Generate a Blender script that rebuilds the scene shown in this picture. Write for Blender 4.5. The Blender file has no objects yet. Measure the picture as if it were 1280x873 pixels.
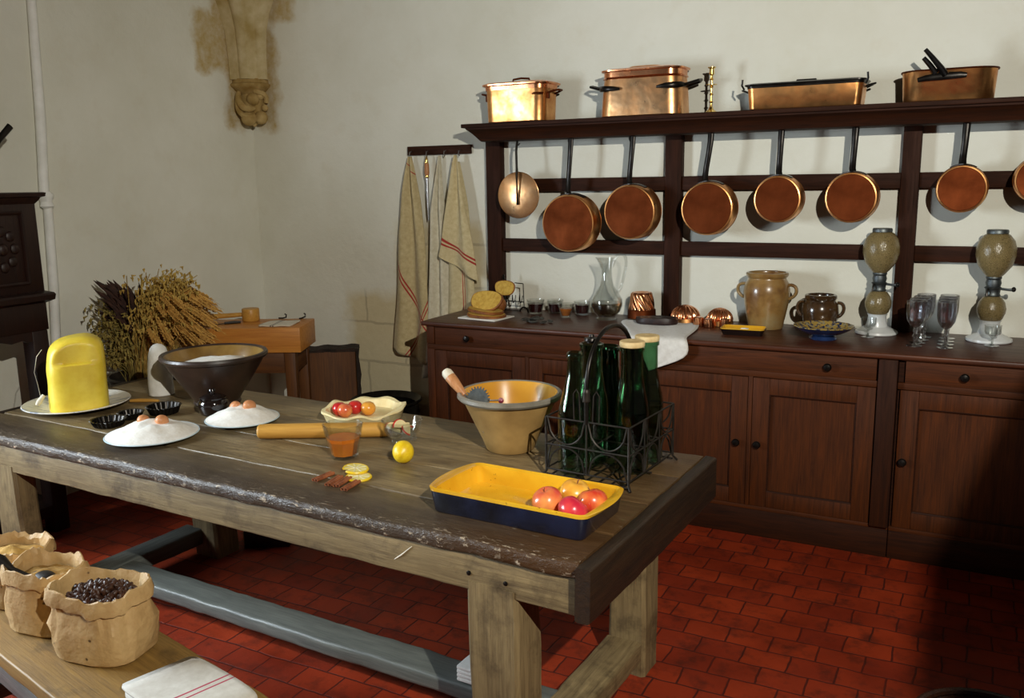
import bpy, bmesh, math, random
from mathutils import Vector, Matrix, Euler, noise
PI = math.pi
rnd = random.Random(7)
scene = bpy.context.scene
COL = scene.collection
V = Vector

# ------------------------------------------------------------------ helpers
def lin(c):
    return tuple((x/12.92 if x <= .04045 else ((x+.055)/1.055)**2.4) for x in c)
def hx(h):
    return lin(tuple(int(h[i:i+2], 16)/255 for i in (0, 2, 4)))

class MB:
    """collects shapes in one bmesh"""
    def __init__(s):
        s.bm = bmesh.new(); s.uv = None; s.mi = 0
    def _new(s, verts, faces, mi=None):
        vs = [s.bm.verts.new(v) for v in verts]
        out = []
        for f in faces:
            try:
                fc = s.bm.faces.new([vs[i] for i in f]); fc.material_index = s.mi if mi is None else mi; out.append(fc)
            except ValueError:
                pass
        return vs, out
    def box(s, c, d, rot=None, bev=0.0, seg=2, taper=None, jit=0.0):
        x, y, z = d[0]/2, d[1]/2, d[2]/2
        t = taper or (1, 1)
        P = [(-x*t[0], -y*t[1], -z), (x*t[0], -y*t[1], -z), (x*t[0], y*t[1], -z), (-x*t[0], y*t[1], -z), (-x, -y, z), (x, -y, z), (x, y, z), (-x, y, z)]
        m = Matrix.Translation(V(c))
        if rot is not None:
            m = m @ (rot.to_matrix().to_4x4() if isinstance(rot, Euler) else rot)
        vs, fs = s._new([m @ V(p) for p in P], [(3, 2, 1, 0), (4, 5, 6, 7), (0, 1, 5, 4), (1, 2, 6, 5), (2, 3, 7, 6), (3, 0, 4, 7)])
        if bev > 0:
            ed = list({e for f in fs for e in f.edges})
            r = bmesh.ops.bevel(s.bm, geom=ed, offset=bev, segments=seg, affect='EDGES', profile=.5, material=s.mi)
        return s
    def loft(s, rings, caps=(True, True), closed=True, mi=None, uv=None):
        """rings: lists of points of equal length"""
        n = len(rings[0]); vs = []
        for r in rings:
            vs.append([s.bm.verts.new(p) for p in r])
        m = s.mi if mi is None else mi
        lay = s.bm.loops.layers.uv.verify() if uv else None
        nr = len(rings)
        for i in range(nr-1):
            for j in range(n if closed else n-1):
                k = (j+1) % n
                try:
                    f = s.bm.faces.new((vs[i][j], vs[i][k], vs[i+1][k], vs[i+1][j])); f.material_index = m
                    if lay:
                        for lp, (a, b) in zip(f.loops, ((j, i), (j+1, i), (j+1, i+1), (j, i+1))):
                            lp[lay].uv = (a/(n if closed else n-1), b/(nr-1))
                except ValueError:
                    pass
        for c, r in ((caps[0], vs[0][::-1]), (caps[1], vs[-1])):
            if c and closed:
                try:
                    f = s.bm.faces.new(r); f.material_index = m
                except ValueError:
                    pass
        return s
    def lathe(s, prof, seg=32, c=(0, 0, 0), mat=None, sx=1, sy=1, fun=None, caps=(True, True), mi=None, close=False):
        """prof [(r,z)]; fun(angle, r, z, i) -> r"""
        rings = []
        m = Matrix.Translation(V(c)) @ (mat if mat is not None else Matrix())
        for i, (r, z) in enumerate(prof):
            r = max(r, 1e-4)
            ring = []
            for k in range(seg):
                a = 2*PI*k/seg
                q = fun(a, r, z, i) if fun else r
                ring.append(m @ V((q*math.cos(a)*sx, q*math.sin(a)*sy, z)))
            rings.append(ring)
        if close:
            rings.append(rings[0]); caps = (False, False)
        return s.loft(rings, caps, mi=mi)
    def tube(s, pts, r, seg=8, caps=True, mi=None, flat=None):
        pts = [V(p) for p in pts]; n = len(pts)
        rs = r if isinstance(r, (list, tuple)) else [r]*n
        rings = []; up = None
        for i, p in enumerate(pts):
            t = (pts[min(i+1, n-1)]-pts[max(i-1, 0)])
            if t.length < 1e-9: t = V((0, 0, 1))
            t.normalize()
            if up is None:
                up = V((0, 0, 1)) if abs(t.z) < .9 else V((1, 0, 0))
            a = t.cross(up)
            if a.length < 1e-6:
                a = t.orthogonal()
            a.normalize(); b = a.cross(t).normalized(); up = b
            fl = flat or (1, 1)
            rings.append([p + a*(math.cos(2*PI*k/seg)*rs[i]*fl[0]) + b*(math.sin(2*PI*k/seg)*rs[i]*fl[1]) for k in range(seg)])
        return s.loft(rings, (caps, caps), mi=mi)
    def ring(s, c, R, r, mat=None, seg=24, tseg=8, a0=0, a1=2*PI, sx=1, sy=1):
        m = Matrix.Translation(V(c)) @ (mat if mat is not None else Matrix())
        full = abs(a1-a0-2*PI) < 1e-6
        rings = []
        for i in range(seg + (0 if full else 1)):
            a = a0+(a1-a0)*i/seg
            rings.append([m @ V(((R+r*math.cos(2*PI*k/tseg))*math.cos(a)*sx, (R+r*math.cos(2*PI*k/tseg))*math.sin(a)*sy, r*math.sin(2*PI*k/tseg))) for k in range(tseg)])
        if full: rings.append(rings[0])
        return s.loft(rings, (not full, not full))
    def ball(s, c, r, seg=20, rings=12, mat=None, nz=0, ns=8, fun=None):
        rr = r if isinstance(r, (tuple, list)) else (r, r, r)
        m = Matrix.Translation(V(c)) @ (mat if mat is not None else Matrix())
        R = []
        for i in range(rings+1):
            th = PI*i/rings
            ring = []
            for k in range(seg):
                a = 2*PI*k/seg
                p = V((math.sin(th)*math.cos(a), math.sin(th)*math.sin(a), -math.cos(th)))
                q = 1 + (nz*noise.noise(p*ns + V(c)*13) if nz else 0)
                if fun: q *= fun(th, a)
                ring.append(m @ V((p.x*rr[0]*q, p.y*rr[1]*q, p.z*rr[2]*q)))
            R.append(ring)
        return s.loft(R, (True, True))
    def prism(s, poly, d0, d1, mat=None):
        """poly in local xy, extruded along local z d0..d1"""
        m = mat if mat is not None else Matrix()
        return s.loft([[m @ V((p[0], p[1], d0)) for p in poly], [m @ V((p[0], p[1], d1)) for p in poly]])
    def grid(s, P, uv=True, thick=0):
        """open sheet of rows of points"""
        return s.loft(P, (False, False), closed=False, uv=uv)
    def warp(s, f):
        for v in s.bm.verts: v.co = f(v.co)
        return s
    def build(s, name, mat, parent=None, ang=38, mods=None, weld=1e-5):
        bm = s.bm
        bmesh.ops.remove_doubles(bm, verts=bm.verts, dist=weld)
        bmesh.ops.recalc_face_normals(bm, faces=bm.faces)
        for f in bm.faces: f.smooth = True
        lim = math.radians(ang)
        for e in bm.edges:
            if len(e.link_faces) == 2 and e.calc_face_angle(0) > lim: e.smooth = False
        me = bpy.data.meshes.new(name); bm.to_mesh(me); bm.free()
        for m in (mat if isinstance(mat, (list, tuple)) else [mat]): me.materials.append(m)
        o = bpy.data.objects.new(name, me); COL.objects.link(o)
        if parent is not None: o.parent = parent
        if mods:
            for t, kw in mods:
                md = o.modifiers.new(t.lower(), t)
                for k, v in kw.items(): setattr(md, k, v)
        return o

def tag(o, label, cat, group=None, kind=None):
    if label: o['label'] = label
    if cat: o['category'] = cat
    if group: o['group'] = group
    if kind: o['kind'] = kind
    return o
def thing(name, label, cat, loc=(0, 0, 0), rz=0, group=None):
    o = bpy.data.objects.new(name, None); COL.objects.link(o)
    o.empty_display_size = .05
    o.location = loc; o.rotation_euler = (0, 0, rz)
    return tag(o, label, cat, group)
def solo(name, mb, mat, label, cat, loc=(0, 0, 0), rz=0, group=None, rot=None, **k):
    o = mb.build(name, mat, **k); o.location = loc
    o.rotation_euler = rot if rot is not None else (0, 0, rz)
    return tag(o, label, cat, group)
def struct(name, mb, mat, loc=(0, 0, 0), **k):
    o = mb.build(name, mat, **k); o.location = loc
    o['kind'] = 'structure'
    return o
def dup(o, loc=None, rz=None, label=None, parent=None):
    c = o.copy(); COL.objects.link(c)
    if parent is not None: c.parent = parent
    for ch in list(o.children): dup(ch, parent=c)
    if loc is not None: c.location = loc
    if rz is not None: c.rotation_euler = (0, 0, rz)
    if label: c['label'] = label
    return c
TA = math.radians(-2.599)
def T(x, y, z=.77):
    return V((math.cos(TA)*x-math.sin(TA)*y, math.sin(TA)*x+math.cos(TA)*y, z))
def rx(a): return Matrix.Rotation(a, 4, 'X')
def ry(a): return Matrix.Rotation(a, 4, 'Y')
def rzm(a): return Matrix.Rotation(a, 4, 'Z')
def bez(p0, p1, p2, p3, n=12):
    out = []
    for i in range(n+1):
        t = i/n; u = 1-t
        out.append(V(p0)*u**3+V(p1)*3*u*u*t+V(p2)*3*u*t*t+V(p3)*t**3)
    return out

# ------------------------------------------------------------------ materials
class NT:
    def __init__(s, name):
        s.m = bpy.data.materials.new(name); s.m.use_nodes = True
        s.t = s.m.node_tree; s.n = s.t.nodes; s.l = s.t.links
        s.b = s.n['Principled BSDF']
    def add(s, t, **k):
        n = s.n.new(t)
        for a, v in k.items(): setattr(n, a, v)
        return n
    def link(s, a, b): s.l.new(a, b)
    def set(s, **k):
        for a, v in k.items():
            i = s.b.inputs[a.replace('_', ' ')]
            if hasattr(v, 'is_linked') or isinstance(v, bpy.types.NodeSocket): s.link(v, i)
            else: i.default_value = (*v, 1) if isinstance(v, tuple) and len(v) == 3 else v
    def coord(s, kind='Object', scale=(1, 1, 1), rot=(0, 0, 0), loc=(0, 0, 0)):
        if kind == 'Position': o = s.add('ShaderNodeNewGeometry').outputs['Position']
        else: o = s.add('ShaderNodeTexCoord').outputs[kind]
        mp = s.add('ShaderNodeMapping'); mp.inputs['Scale'].default_value = scale; mp.inputs['Rotation'].default_value = rot; mp.inputs['Location'].default_value = loc
        s.link(o, mp.inputs[0]); return mp.outputs[0]
    def noise(s, vec, scale=5, detail=4, rough=.6, dist=0):
        n = s.add('ShaderNodeTexNoise'); n.inputs['Scale'].default_value = scale; n.inputs['Detail'].default_value = detail
        n.inputs['Roughness'].default_value = rough; n.inputs['Distortion'].default_value = dist
        s.link(vec, n.inputs['Vector']); return n.outputs['Fac']
    def ramp(s, fac, stops):
        r = s.add('ShaderNodeValToRGB'); e = r.color_ramp.elements
        while len(e) < len(stops): e.new(.5)
        for i, (p, c) in enumerate(stops):
            e[i].position = p; e[i].color = (*c, 1) if isinstance(c, tuple) else (c, c, c, 1)
        s.link(fac, r.inputs[0]); return r.outputs[0]
    def mix(s, fac, a, b, blend='MIX'):
        n = s.add('ShaderNodeMix', data_type='RGBA', blend_type=blend)
        for sock, v in ((n.inputs[0], fac), (n.inputs[6], a), (n.inputs[7], b)):
            if isinstance(v, bpy.types.NodeSocket): s.link(v, sock)
            elif isinstance(v, tuple): sock.default_value = (*v, 1)
            else: sock.default_value = v
        return n.outputs[2]
    def math(s, op, a, b=None, c=None, clamp=False):
        n = s.add('ShaderNodeMath', operation=op, use_clamp=clamp)
        for i, v in enumerate((a, b, c)):
            if v is None: continue
            if isinstance(v, bpy.types.NodeSocket): s.link(v, n.inputs[i])
            else: n.inputs[i].default_value = v
        return n.outputs[0]
    def maprange(s, v, a, b, c=0, d=1):
        n = s.add('ShaderNodeMapRange'); n.clamp = True
        s.link(v, n.inputs[0])
        for i, x in enumerate((a, b, c, d)): n.inputs[i+1].default_value = x
        return n.outputs[0]
    def bump(s, h, strength=.3, dist=.01):
        n = s.add('ShaderNodeBump'); n.inputs['Strength'].default_value = strength; n.inputs['Distance'].default_value = dist
        s.link(h, n.inputs['Height']); s.link(n.outputs[0], s.b.inputs['Normal'])
    def sep(s, v):
        n = s.add('ShaderNodeSeparateXYZ'); s.link(v, n.inputs[0]); return n.outputs

def plain(name, a, b=None, rough=.5, metal=0, scale=12, bump=0, bdist=.003, spec=.5, coat=0, sub=0, detail=4, lo=.35, hi=.65, **kw):
    m = NT(name); v = m.coord()
    f = m.noise(v, scale, detail)
    if b is None: b = tuple(x*.8 for x in a)
    m.set(Base_Color=m.ramp(f, [(lo, b), (hi, a)]), Roughness=rough, Metallic=metal)
    m.b.inputs['Specular IOR Level'].default_value = spec
    m.b.inputs['Coat Weight'].default_value = coat; m.b.inputs['Coat Roughness'].default_value = .08
    if sub:
        m.b.inputs['Subsurface Weight'].default_value = sub; m.b.inputs['Subsurface Radius'].default_value = (.02, .01, .006); m.b.inputs['Subsurface Scale'].default_value = .5
    if bump: m.bump(f, bump, bdist)
    return m.m
def wood(name, dark, light, axis='X', scale=1.0, rough=.45, bump=.25, spec=.4, wear=None, fine=1.0, wlo=.55, whi=.75):
    m = NT(name)
    st = {'X': (1.2, 14, 14), 'Y': (14, 1.2, 14), 'Z': (14, 14, 1.2)}[axis]
    v = m.coord('Object', tuple(x*scale for x in st))
    g = m.noise(v, 3, 8, .65, .6)
    g2 = m.noise(m.coord('Object', tuple(x*scale*(5 if x > 2 else 1.5) for x in st)), 3, 4, .7)
    big = m.noise(m.coord(), 2.3, 3)
    f = m.math('ADD', m.math('MULTIPLY', g, .6), m.math('MULTIPLY', g2, .4))
    c = m.ramp(f, [(.32, dark), (.66, light)])
    c = m.mix(m.maprange(big, .35, .7, 0, .55), c, m.mix(.5, c, dark))
    if wear:
        w = m.noise(m.coord(), 7, 8, .7)
        c = m.mix(m.maprange(w, wlo, whi), c, wear)
    m.set(Base_Color=c, Roughness=m.maprange(f, .3, .7, rough*1.25, rough*.85))
    m.b.inputs['Specular IOR Level'].default_value = spec
    m.bump(f, bump, .004)
    return m.m
def metal(name, col, dark, rough=.25, scale=9, rvar=.15, bump=.05):
    m = NT(name); v = m.coord()
    f = m.noise(v, scale, 5, .6)
    m.set(Base_Color=m.ramp(f, [(.3, dark), (.65, col)]), Metallic=1.0, Roughness=m.maprange(f, .3, .7, rough+rvar, rough))
    m.bump(m.noise(v, scale*.8, 2), bump, .02)
    return m.m
def glassm(name, col=(1, 1, 1), rough=0.02, refr=0.0, gl=.11):
    """thin-walled glass: tinted see-through plus a Fresnel reflection"""
    m = NT(name); t = m.t
    tr = m.add('ShaderNodeBsdfTransparent'); tr.inputs[0].default_value = (*col, 1)
    gs = m.add('ShaderNodeBsdfGlossy'); gs.inputs['Roughness'].default_value = rough
    lw = m.add('ShaderNodeLayerWeight'); lw.inputs[0].default_value = .5
    fr = m.add('ShaderNodeMath', operation='MULTIPLY_ADD'); pw = m.add('ShaderNodeMath', operation='POWER'); m.link(lw.outputs['Facing'], pw.inputs[0]); pw.inputs[1].default_value = 3.2
    m.link(pw.outputs[0], fr.inputs[0]); fr.inputs[1].default_value = .95; fr.inputs[2].default_value = gl
    mx = m.add('ShaderNodeMixShader'); m.link(fr.outputs[0], mx.inputs[0]); m.link(tr.outputs[0], mx.inputs[1]); m.link(gs.outputs[0], mx.inputs[2])
    out = mx.outputs[0]
    if refr:
        gg_ = m.add('ShaderNodeBsdfGlass'); gg_.inputs['Color'].default_value = (*col, 1); gg_.inputs['IOR'].default_value = 1.45; gg_.inputs['Roughness'].default_value = .03
        m2 = m.add('ShaderNodeMixShader'); m2.inputs[0].default_value = refr; m.link(out, m2.inputs[1]); m.link(gg_.outputs[0], m2.inputs[2]); out = m2.outputs[0]
    m.link(out, m.n['Material Output'].inputs[0])
    return m.m

def plaster_mat():
    m = NT('plaster'); p = m.coord('Position')
    x, y, z = m.sep(p)
    n1 = m.noise(p, 1.3, 5); n2 = m.noise(p, 18, 5, .7); n3 = m.noise(p, 5, 4)
    c = m.ramp(n1, [(.3, hx('d9d7c8')), (.7, hx('e6e5da'))])
    c = m.mix(m.maprange(n3, .55, .8, 0, .3), c, hx('cfc6ae'))
    wob = m.math('MULTIPLY', m.math('SUBTRACT', n3, .5), .22)
    def rect(a0, a1, b0, b1, A, soft=.03):
        aa = m.math('ADD', A, wob); bb = m.math('ADD', z, wob)
        r = m.maprange(aa, a0-soft, a0+soft)
        for e in (m.maprange(aa, a1-soft, a1+soft, 1, 0), m.maprange(bb, b0-soft, b0+soft), m.maprange(bb, b1-soft, b1+soft, 1, 0)):
            r = m.math('MULTIPLY', r, e)
        return r
    isback = m.maprange(y, 4.70, 4.80)
    isleft = m.maprange(x, -4.50, -4.53)
    # ochre limewash stains round the corbel, on both walls of the corner
    ochre = m.math('MULTIPLY', isback, rect(-4.8, -4.30, 2.12, 2.80, x))
    ochre = m.math('MAXIMUM', ochre, m.math('MULTIPLY', isback, rect(-4.8, -4.10, 2.82, 3.7, x)))
    ochre = m.math('MAXIMUM', ochre, m.math('MULTIPLY', isleft, rect(4.60, 5.0, 2.12, 2.5, y)))
    ochre = m.math('MAXIMUM', ochre, m.math('MULTIPLY', isleft, rect(4.36, 5.0, 2.48, 2.86, y)))
    ochre = m.math('MAXIMUM', ochre, m.math('MULTIPLY', isleft, rect(4.52, 5.0, 2.8, 3.7, y)))
    c = m.mix(m.math('MULTIPLY', ochre, m.maprange(n2, .25, .7, .95, .45)), c, hx('b09040'))
    # bare limestone blocks low beside the cupboard
    st = m.math('MULTIPLY', isback, rect(-3.78, -2.7, -.5, 1.02, x, .05))
    st = m.math('MAXIMUM', st, m.math('MULTIPLY', isback, rect(-3.35, -2.7, .9, 1.48, x, .05)))
    br = m.add('ShaderNodeTexBrick'); br.offset = .4
    cb = m.add('ShaderNodeCombineXYZ'); m.link(m.math('ADD', x, m.math('MULTIPLY', wob, .25)), cb.inputs[0]); m.link(m.math('ADD', z, m.math('MULTIPLY', wob, .2)), cb.inputs[1])
    m.link(cb.outputs[0], br.inputs['Vector']); br.inputs['Scale'].default_value = 1; br.inputs['Brick Width'].default_value = .52; br.inputs['Row Height'].default_value = .27; br.inputs['Mortar Size'].default_value = .009
    sc = m.mix(n2, hx('d2c49c'), hx('c0ae82'))
    sc = m.mix(m.math('MULTIPLY', br.outputs['Fac'], .55), sc, hx('8a7a58'))
    c = m.mix(m.math('MULTIPLY', st, .8), c, sc)
    m.set(Base_Color=c, Roughness=.9); m.b.inputs['Specular IOR Level'].default_value = .15
    h = m.math('ADD', m.math('MULTIPLY', n2, .35), m.math('MULTIPLY', n3, .8))
    h = m.math('SUBTRACT', h, m.math('MULTIPLY', m.math('MULTIPLY', st, br.outputs['Fac']), .5))
    m.bump(h, .35, .02)
    return m.m
def tile_mat():
    m = NT('terracotta_tiles'); p = m.coord('Position')
    n = m.noise(p, 3, 4); nf = m.noise(p, 40, 4)
    x, y, z = m.sep(p)
    cb = m.add('ShaderNodeCombineXYZ')
    wob = m.math('MULTIPLY', m.math('SUBTRACT', m.noise(p, 6, 2), .5), .022)
    m.link(m.math('ADD', x, wob), cb.inputs[0]); m.link(m.math('ADD', y, wob), cb.inputs[1])
    br = m.add('ShaderNodeTexBrick'); br.offset = .5
    m.link(cb.outputs[0], br.inputs['Vector'])
    br.inputs['Scale'].default_value = 1; br.inputs['Brick Width'].default_value = .165; br.inputs['Row Height'].default_value = .12
    br.inputs['Mortar Size'].default_value = .0042; br.inputs['Mortar Smooth'].default_value = .4
    br.inputs['Color1'].default_value = (*hx('9c340f'), 1); br.inputs['Color2'].default_value = (*hx('80260b'), 1); br.inputs['Mortar'].default_value = (*hx('481509'), 1)
    c = m.mix(m.maprange(n, .35, .7, 0, .6), br.outputs['Color'], hx('54160b'))
    c = m.mix(m.maprange(m.noise(p, 9, 5, .7), .50, .70, 0, .75), c, hx('3a140a'))
    m.set(Base_Color=c, Roughness=m.maprange(n, .3, .7, .75, .5)); m.b.inputs['Specular IOR Level'].default_value = .3
    m.bump(m.math('SUBTRACT', m.math('MULTIPLY', nf, .3), br.outputs['Fac']), .5, .006)
    return m.m
def cloth_mat(name, base, dark, stripes, col=None, wave=True):
    """stripes: (a,b,c,w): |a*u+b*v-c|<w"""
    m = NT(name); uv = m.add('ShaderNodeTexCoord').outputs['UV']
    x, y, _ = m.sep(uv)
    n = m.noise(m.coord(), 40, 3); c = m.ramp(n, [(.3, dark), (.7, base)])
    for a, b, k, w in stripes:
        d = m.math('ABSOLUTE', m.math('SUBTRACT', m.math('ADD', m.math('MULTIPLY', x, a), m.math('MULTIPLY', y, b)), k))
        c = m.mix(m.maprange(d, w*.8, w*1.2, 1, 0), c, col or hx('a83a34'))
    m.set(Base_Color=c, Roughness=.9); m.b.inputs['Specular IOR Level'].default_value = .15
    m.b.inputs['Sheen Weight'].default_value = .2
    m.bump(n, .15, .002)
    return m.m

M = {}
M['plaster'] = plaster_mat(); M['tiles'] = tile_mat()
M['ceil'] = plain('ceiling_timber', hx('6b5a48'), hx('4a3c2e'), .8, scale=3)
M['farwall'] = plain('far_stone', hx('6c6256'), hx('544a40'), .9, scale=2)
M['stone'] = plain('carved_stone', hx('cbbb94'), hx('a8915c'), .9, scale=6, bump=.4, bdist=.01, spec=.15)
M['stonedark'] = plain('carved_stone_warm', hx('c0a672'), hx('957843'), .9, scale=8, bump=.4, bdist=.01, spec=.15)
for ax in 'XYZ':
    M['oak'+ax] = wood('red_oak_'+ax, hx('2b1406'), hx('5a2c0e'), ax, 1, .6, .2, spec=.18)
    M['oakd'+ax] = wood('dark_oak_'+ax, hx('1a0b04'), hx('3e1d0b'), ax, 1, .62, .2, spec=.15)
    M['tab'+ax] = wood('worn_table_wood_'+ax, hx('57472e'), hx('98825a'), ax, 1, .42, .5, wear=hx('44351f'), wlo=.52, whi=.8)
    M['tabfront'+ax] = wood('dark_greasy_table_wood_'+ax, hx('2a2019'), hx('6a5846'), ax, 1, .30, .6, wear=hx('221813'), wlo=.48, whi=.75)
    M['leg'+ax] = wood('worn_leg_wood_'+ax, hx('54432a'), hx('94805a'), ax, 1, .6, .6, wear=hx('40321f'), wlo=.5, whi=.72)
    M['bench'+ax] = wood('bench_wood_'+ax, hx('6c5028'), hx('a27e40'), ax, 1, .55, .4, wear=hx('58431f'))
    M['str'+ax] = wood('grey_stretcher_wood_'+ax, hx('464a48'), hx('727670'), ax, 1, .38, .4)
    M['block'+ax] = wood('orange_block_wood_'+ax, hx('b06a28'), hx('dc9846'), ax, .8, .4, .15)
    M['stand'+ax] = wood('stand_wood_'+ax, hx('40230e'), hx('70441c'), ax, 1, .5, .15)
def table_top_mat():
    m = NT('worn_table_top'); p = m.coord(); x, y, z = m.sep(p)
    g = m.noise(m.coord('Object', (1.2, 14, 14)), 3, 8, .65, .6); g2 = m.noise(m.coord('Object', (4, 60, 60)), 3, 4, .7)
    big = m.noise(m.coord('Object', (.8, 2.2, 1)), 2.2, 5, .65); f = m.math('ADD', m.math('MULTIPLY', g, .55), m.math('MULTIPLY', g2, .45))
    c = m.ramp(f, [(.32, hx('54432c')), (.66, hx('a08a62'))])
    c = m.mix(m.maprange(big, .42, .66, 0, .75), c, hx('4a3a26'))
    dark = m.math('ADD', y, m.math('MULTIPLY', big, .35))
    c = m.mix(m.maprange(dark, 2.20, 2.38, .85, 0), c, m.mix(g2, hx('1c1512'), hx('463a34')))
    c = m.mix(m.maprange(m.noise(m.coord('Object', (3, 9, 1)), 3, 5, .7), .55, .72, 0, .6), c, hx('2e2418'))
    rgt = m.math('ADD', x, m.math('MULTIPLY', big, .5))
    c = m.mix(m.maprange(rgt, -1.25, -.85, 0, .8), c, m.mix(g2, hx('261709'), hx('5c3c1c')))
    # chips along the front arris, pale scratches elsewhere
    ch = m.noise(m.coord('Object', (16, 50, 30)), 2.0, 4, .7)
    c = m.mix(m.math('MULTIPLY', m.maprange(ch, .58, .66), m.maprange(y, 1.99, 1.935)), c, hx('b0a08a'))
    sc = m.noise(m.coord('Object', (7, 60, 1), (0, 0, .22)), 2.0, 3, .6)
    c = m.mix(m.math('MULTIPLY', m.maprange(sc, .70, .74, 0, .7), m.maprange(y, 2.35, 2.05, .15, 1)), c, hx('a89a84'))
    m.set(Base_Color=c, Roughness=m.maprange(big, .3, .7, .50, .30)); m.b.inputs['Specular IOR Level'].default_value = .45
    h = m.math('ADD', m.math('MULTIPLY', f, .6), m.math('MULTIPLY', ch, m.maprange(y, 2.02, 1.93, .15, 1.6)))
    m.bump(h, .6, .006); return m.m
M['tabtop'] = table_top_mat()
M['tabend'] = wood('dark_end_board', hx('140e09'), hx('38281a'), 'Y', 1, .45, .6, wear=hx('54402a'), wlo=.66, whi=.9)
M['blackwood'] = wood('black_carved_oak', hx('140907'), hx('2e1710'), 'Z', 1, .45, .3)
M['iron'] = plain('black_iron', hx('2c2825'), hx('171411'), .32, metal=.7, scale=20, bump=.1)
M['wire'] = plain('wire_iron', hx('3a342e'), hx('231e1a'), .45, metal=.6, scale=30)
M['copper'] = metal('polished_copper', (.86, .45, .17), (.60, .23, .065), .27, 12, .16, .14)
M['copperlid'] = metal('pale_copper', (.92, .55, .28), (.70, .32, .12), .26, 12, .14, .12)
M['copperred'] = metal('aged_red_copper', (.15, .036, .011), (.085, .019, .006), .5, 7, .14)
M['copperdeep'] = metal('rose_copper', (.90, .43, .22), (.68, .25, .10), .18, 14, .12)
M['brass'] = metal('brass', (.86, .62, .22), (.6, .4, .12), .18, 20, .1)
M['steel'] = metal('steel', (.6, .6, .62), (.4, .4, .42), .28, 20, .1)
M['pewter'] = metal('pewter', (.17, .19, .19), (.08, .09, .10), .45, 30, .12)
M['glass'] = glassm('clear_glass', (.95, .96, .95), .02)
M['cutglass'] = glassm('cut_glass', (.95, .95, .96), .06, .25, .42)
M['greenglass'] = glassm('green_bottle_glass', (.52, .68, .54), .04, 0, .06)
M['darkgreenglass'] = glassm('dark_green_bottle_glass', (.26, .45, .34), .04, 0, .06)
M['white'] = plain('white_glaze', hx('ece9e2'), hx('dedad0'), .25, scale=5, coat=.3)
M['porc'] = plain('siphon_porcelain', hx('dfe2e2'), hx('c8cccc'), .3, scale=5, coat=.3)
M['cork'] = plain('pale_cap_wood', hx('d6bf8e'), hx('b99c66'), .7, scale=30)
M['butter'] = plain('butter', hx('ecd24a'), hx('e0c036'), .42, scale=14, bump=.25, bdist=.006, sub=.15)
M['flour'] = plain('flour', hx('f4f1ea'), hx('e9e4da'), .95, scale=60, bump=.4, bdist=.004, spec=.1)
M['sugarloaf'] = plain('sugar_loaf', hx('e8e6e0'), hx('d9d6cd'), .8, scale=30, bump=.2)
M['egg'] = plain('egg_shell', hx('d99a6c'), hx('c98454'), .45, scale=9)
M['darkglaze'] = plain('dark_brown_glaze', hx('3c2a1f'), hx('261a13'), .4, scale=6, coat=.1)
M['olive'] = plain('olive_glaze', hx('96763c'), hx('735526'), .3, scale=6, coat=.3)
M['blackglaze'] = plain('black_glaze', hx('1d1412'), hx('120c0a'), .12, scale=6, coat=.6)
M['tin'] = plain('black_tin', hx('2a2622'), hx('171412'), .3, metal=.7, scale=20)
M['ochre'] = plain('ochre_stoneware', hx('b08d55'), hx('86683c'), .45, scale=5)
M['lipglaze'] = plain('grey_lip', hx('8d887c'), hx('6a6458'), .35, scale=8, coat=.2)
M['yellowin'] = plain('mustard_glaze', hx('d7a23e'), hx('c2872a'), .25, scale=3, coat=.5)
M['yellow'] = plain('yellow_glaze', hx('e4b22e'), hx('d39a1e'), .18, scale=4, coat=.6)
m = NT('chipped_yellow_glaze'); v = m.coord(); f = m.noise(v, 4, 4)
c = m.mix(m.maprange(m.noise(v, 55, 3, .7), .66, .72), m.ramp(f, [(.35, hx('cf9418')), (.65, hx('e2b02a'))]), hx('5a3010'))
m.set(Base_Color=c, Roughness=.2); m.b.inputs['Coat Weight'].default_value = .5; M['yellowchip'] = m.m
M['navy'] = plain('navy_glaze', hx('1b2138'), hx('0d0e16'), .2, scale=7, coat=.5)
M['dough'] = plain('raw_dough', hx('efdfac'), hx('e2cc92'), .7, scale=20, bump=.2, sub=.1)
M['pin'] = wood('rolling_pin_wood', hx('b07a30'), hx('d8a650'), 'X', 1, .4, .1)
M['lemon'] = plain('lemon_peel', hx('f0cf28'), hx('e0b818'), .38, scale=60, bump=.2, bdist=.002)
M['lemonflesh'] = plain('lemon_flesh', hx('efe08a'), hx('d8c45c'), .35, scale=40)
M['cinnamon'] = plain('cinnamon', hx('9c5a34'), hx('6e3a1e'), .7, scale=40)
M['jam'] = plain('apricot_jam', hx('ec861c'), hx('d0640e'), .2, scale=8)
M['wine'] = plain('dark_juice', hx('3a1418'), hx('240a0e'), .15, scale=8)
M['amber'] = plain('amber_juice', hx('c0722e'), hx('9c5420'), .15, scale=8)
M['water'] = glassm('dull_liquid', (.62, .54, .42), .02)
M['apple'] = None
def fruit_mat(name, a, b, lo=.4, hi=.62):
    return plain(name, hx(a), hx(b), .28, scale=9, coat=.3, lo=lo, hi=hi)
M['fr_red'] = fruit_mat('red_apple', 'e89a48', 'cc3c28', .38, .66); M['fr_orange'] = fruit_mat('orange_red_apple', 'ea9a52', 'd04838', .38, .66)
M['fr_yellow'] = fruit_mat('yellow_apple', 'eebc48', 'e09a34'); M['fr_pink'] = fruit_mat('pink_red_apple', 'dc4a44', 'c2243c')
M['plum'] = fruit_mat('plum_red', 'd83a2c', 'b81e24'); M['plumy'] = fruit_mat('plum_yellow', 'efb04a', 'e2932e')
M['applewhite'] = plain('apple_flesh', hx('ecdfb4'), hx('dfcd96'), .4, scale=15)
M['linen'] = cloth_mat('linen_wall', hx('c9b88e'), hx('b3a076'), [])
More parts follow.
